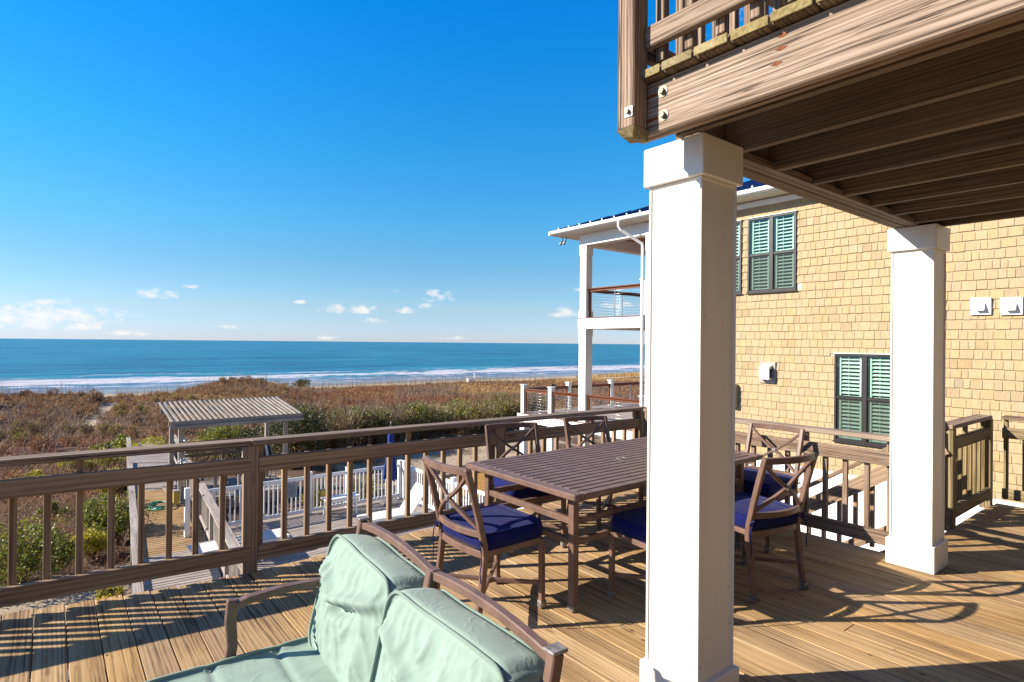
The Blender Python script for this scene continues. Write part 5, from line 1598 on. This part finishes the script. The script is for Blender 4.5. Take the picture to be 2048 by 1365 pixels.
# golden grass on the farther dunes behind the neighbour's deck
P = scatter(14000, 96, 200, 62, 98, False); z = zs(P); n = len(P)
parts.append(blades(np.column_stack([P, z]), .7 + .5 * rng.random(n), .15 + .25 * rng.random(n), np.full(n, .09), pick(GOLD, n) * .8, pick(GOLD, n)))
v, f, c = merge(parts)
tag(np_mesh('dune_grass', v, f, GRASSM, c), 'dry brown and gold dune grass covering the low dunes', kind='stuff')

# nearer tangle of dead vines, twigs and leaves
parts = []
P = scatter(30000, -9, 3, 7, 30); P = off_built(keep_plants(P, .55)); z = zs(P); n = len(P)
zone = np.array([nzz(x, y, .35, 21) for x, y in P])
colb = pick(TWIG + BROWN + BROWN, n, .25); colb = np.where((zone > .0)[:, None], pick(REDB, n), colb)
parts.append(blades(np.column_stack([P, z - .02]), .10 + .30 * rng.random(n), .15 + .4 * rng.random(n), np.full(n, .013), colb * .8, colb * 1.15))
P = scatter(52000, -9, 3, 7, 30); P = off_built(keep_plants(P, .5)); z = zs(P); n = len(P)
hum = np.array([.12 + .32 * max(0, nzz(x, y, .6, 13) + .25) for x, y in P])
parts.append(leaves(np.column_stack([P, z + rng.random(n) * hum]), rng.uniform(.03, .085, n), pick(BROWN + TWIG + REDB + REDB, n, .28)))
P = scatter(9000, 8.6, 21, 15, 27, False); P = off_built(keep_plants(P, .75)); z = zs(P); n = len(P)
parts.append(leaves(np.column_stack([P, z + rng.random(n) * .12]), rng.uniform(.04, .10, n), pick(BROWN + TWIG + GOLD, n, .28)))
P = scatter(5000, -4, 2.4, 6, 13); P = off_built(P); z = zs(P); n = len(P)
parts.append(leaves(np.column_stack([P, z + .01 + rng.random(n) * .05]), rng.uniform(.02, .06, n), pick(REDB + BROWN, n, .28)))
v, f, c = merge(parts)
tag(np_mesh('ground_cover', v, f, GRASSM, c), 'tangle of dead vines, twigs and reddish leaves over the near sand', kind='stuff')


def floor_px(x, y, z):
    d = fw + rt * ((x - 1024) / F_PX) - up * ((y - 682.5) / F_PX); t = (z - CAM_H) / d.z; return (d.x * t, d.y * t)


SHR = [  # image x, y of the foot, width m, height m, leaf, palette, count, label
    (30, 1178, 1.5, 1.15, .06, GREEN, 5200, 'dark green glossy bush nearest the camera, seen through the leftmost balusters'),
    (185, 1118, .75, .62, .055, LIME, 1800, 'small yellow green bush on the sand between the left balusters'),
    (232, 1088, 1.05, 1.25, .06, GREEN, 4200, 'tall green bush leaning on the near part of the boardwalk railing'),
    (236, 1200, .7, .3, .05, LIME, 900, 'low yellow green sprigs at the foot of the boardwalk railing'),
    (245, 985, 1.4, .8, .07, LIME, 2600, 'yellow green bush against the middle of the boardwalk railing'),
    (175, 935, 2.3, .75, .08, LIME, 3000, 'wide yellow green bush in the dead vines, middle of the left dune'),
    (60, 965, 1.6, .5, .08, LIME, 1700, 'low yellow bush in the dead vines at the far left'),
    (105, 1030, .8, .4, .06, GREEN, 900, 'tiny green sprout low among the brown vines'),
    (232, 900, 2.6, .85, .09, GREEN, 3000, 'green bush behind the far part of the boardwalk railing'),
    (292, 905, 2.2, .9, .09, LIME, 2200, 'bush with brown and yellow leaves just past the boardwalk end'),
    (400, 905, 1.5, .85, .09, LIME, 2400, 'bright rounded yellow green bush behind the slatted bench'),
    (455, 912, 1.9, 1.5, .09, GREEN, 3600, 'taller light green bush seen under the shelter roof'),
    (515, 912, 2.2, 1.6, .09, DKGREEN, 3600, 'dark shaded bush behind the right posts of the shelter'),
    (590, 938, 2.3, 2.35, .085, DKGREEN, 6500, 'big dark green bush right beside the slatted shelter'),
    (735, 1002, .9, .8, .06, LIME, 1500, 'yellow green plant growing behind the white fence near the umbrella'),
    (635, 1012, 1.1, .6, .06, LIME, 1300, 'sparse yellow green plant behind the white pool bench'),
    (1002, 1000, .7, .45, .045, LIME, 1300, 'small bright green plant beside the planter, seen under a dining chair'),
    (945, 1010, .9, .35, .05, LIME, 900, 'low weedy plant along the timber edging'),
    (600, 772, 3.2, 1.3, .17, DKGREEN, 900, 'dark green round bush on the dune crest'),
]
for (px, py, w_, h_, lf, pal, cnt, lab) in SHR:
    zg = -3.3 if py > 800 else -4.0
    x, y = floor_px(px, py, zg); zg = ground_z(x, y)
    v, f, c = bush_arrays(w_ * 1.25, w_ * 1.25, h_ * 1.08, int(cnt * 1.6), lf, pal, px * .013, gap=.18)
    o = np_mesh('shrub', v, f, LEAFM, c); o.location = (x, y, zg - .02)
    tag(o, lab, 'shrub', group='evergreen bushes in the dunes')
# evergreen thicket behind the pool: reads as one mass
parts = []
for k in range(58):
    t_ = k / 57; x = 7.6 + t_ * 15.5 + rng.uniform(-.5, .5); y = 22.3 + 4.0 * min(1, t_ * 1.6) + rng.uniform(0, 3.2)
    h_ = 2.0 + .35 * math.sin(t_ * 7) + rng.uniform(-.3, .25); w_ = rng.uniform(1.6, 2.5)
    zg = ground_z(x, y)
    if t_ < .5: pal_, low_ = (LIME + GREEN + DKGREEN + DKGREEN if rng.random() < .7 else DKGREEN + BROWN), TWIG + BROWN + DKGREEN + DKGREEN
    else: pal_, low_ = (BROWN + TWIG + GREEN if rng.random() < .65 else GREEN + LIME + DKGREEN), TWIG + BROWN + BROWN + DKGREEN
    v, f, c = bush_arrays(w_, w_, h_, 2300, .08, pal_, k * .37, 260, .14, low_)
    parts.append((v + np.array([x, y, zg - .05]), f, c))
v, f, c = merge(parts)
tag(np_mesh('thicket', v, f, LEAFM, c), 'dense thicket of evergreen and bare twigs running behind the pool deck', kind='stuff')
# a little palm beyond the neighbour's deck
pl = thing('palm', 'small dark fan palm standing beyond the next house deck', 'palm', (29, 26, -3.4))
X_, Y_ = floor_px(1106, 800, -2.6); X_, Y_ = X_ * 1.35, Y_ * 1.35; zg = ground_z(X_, Y_); pl.location = (X_, Y_, zg); G.org = Vector((X_, Y_, zg))
top = 1.6 + .0 - (777 - 687) * (Vector((X_, Y_, 0)).dot(fw)) / F_PX
cyl('trunk', wood('under', 'Z'), (X_, Y_, zg - .1), (X_, Y_, top), .10, 8)
for k in range(22):
    a = rng.uniform(0, 2 * PI); e = rng.uniform(-.35, 1.2); L_ = rng.uniform(.5, .75)
    p0 = Vector((X_, Y_, top)); dirv = Vector((math.cos(a) * math.cos(e), math.sin(a) * math.cos(e), math.sin(e)))
    sweep('frond', plain('palm_green', (.035, .05, .02), .6), [p0, p0 + dirv * L_ * .5 + Vector((0, 0, .05)), p0 + dirv * L_ - Vector((0, 0, .1))], .16, .015, pl, taper=[.3, 1.3, .2])
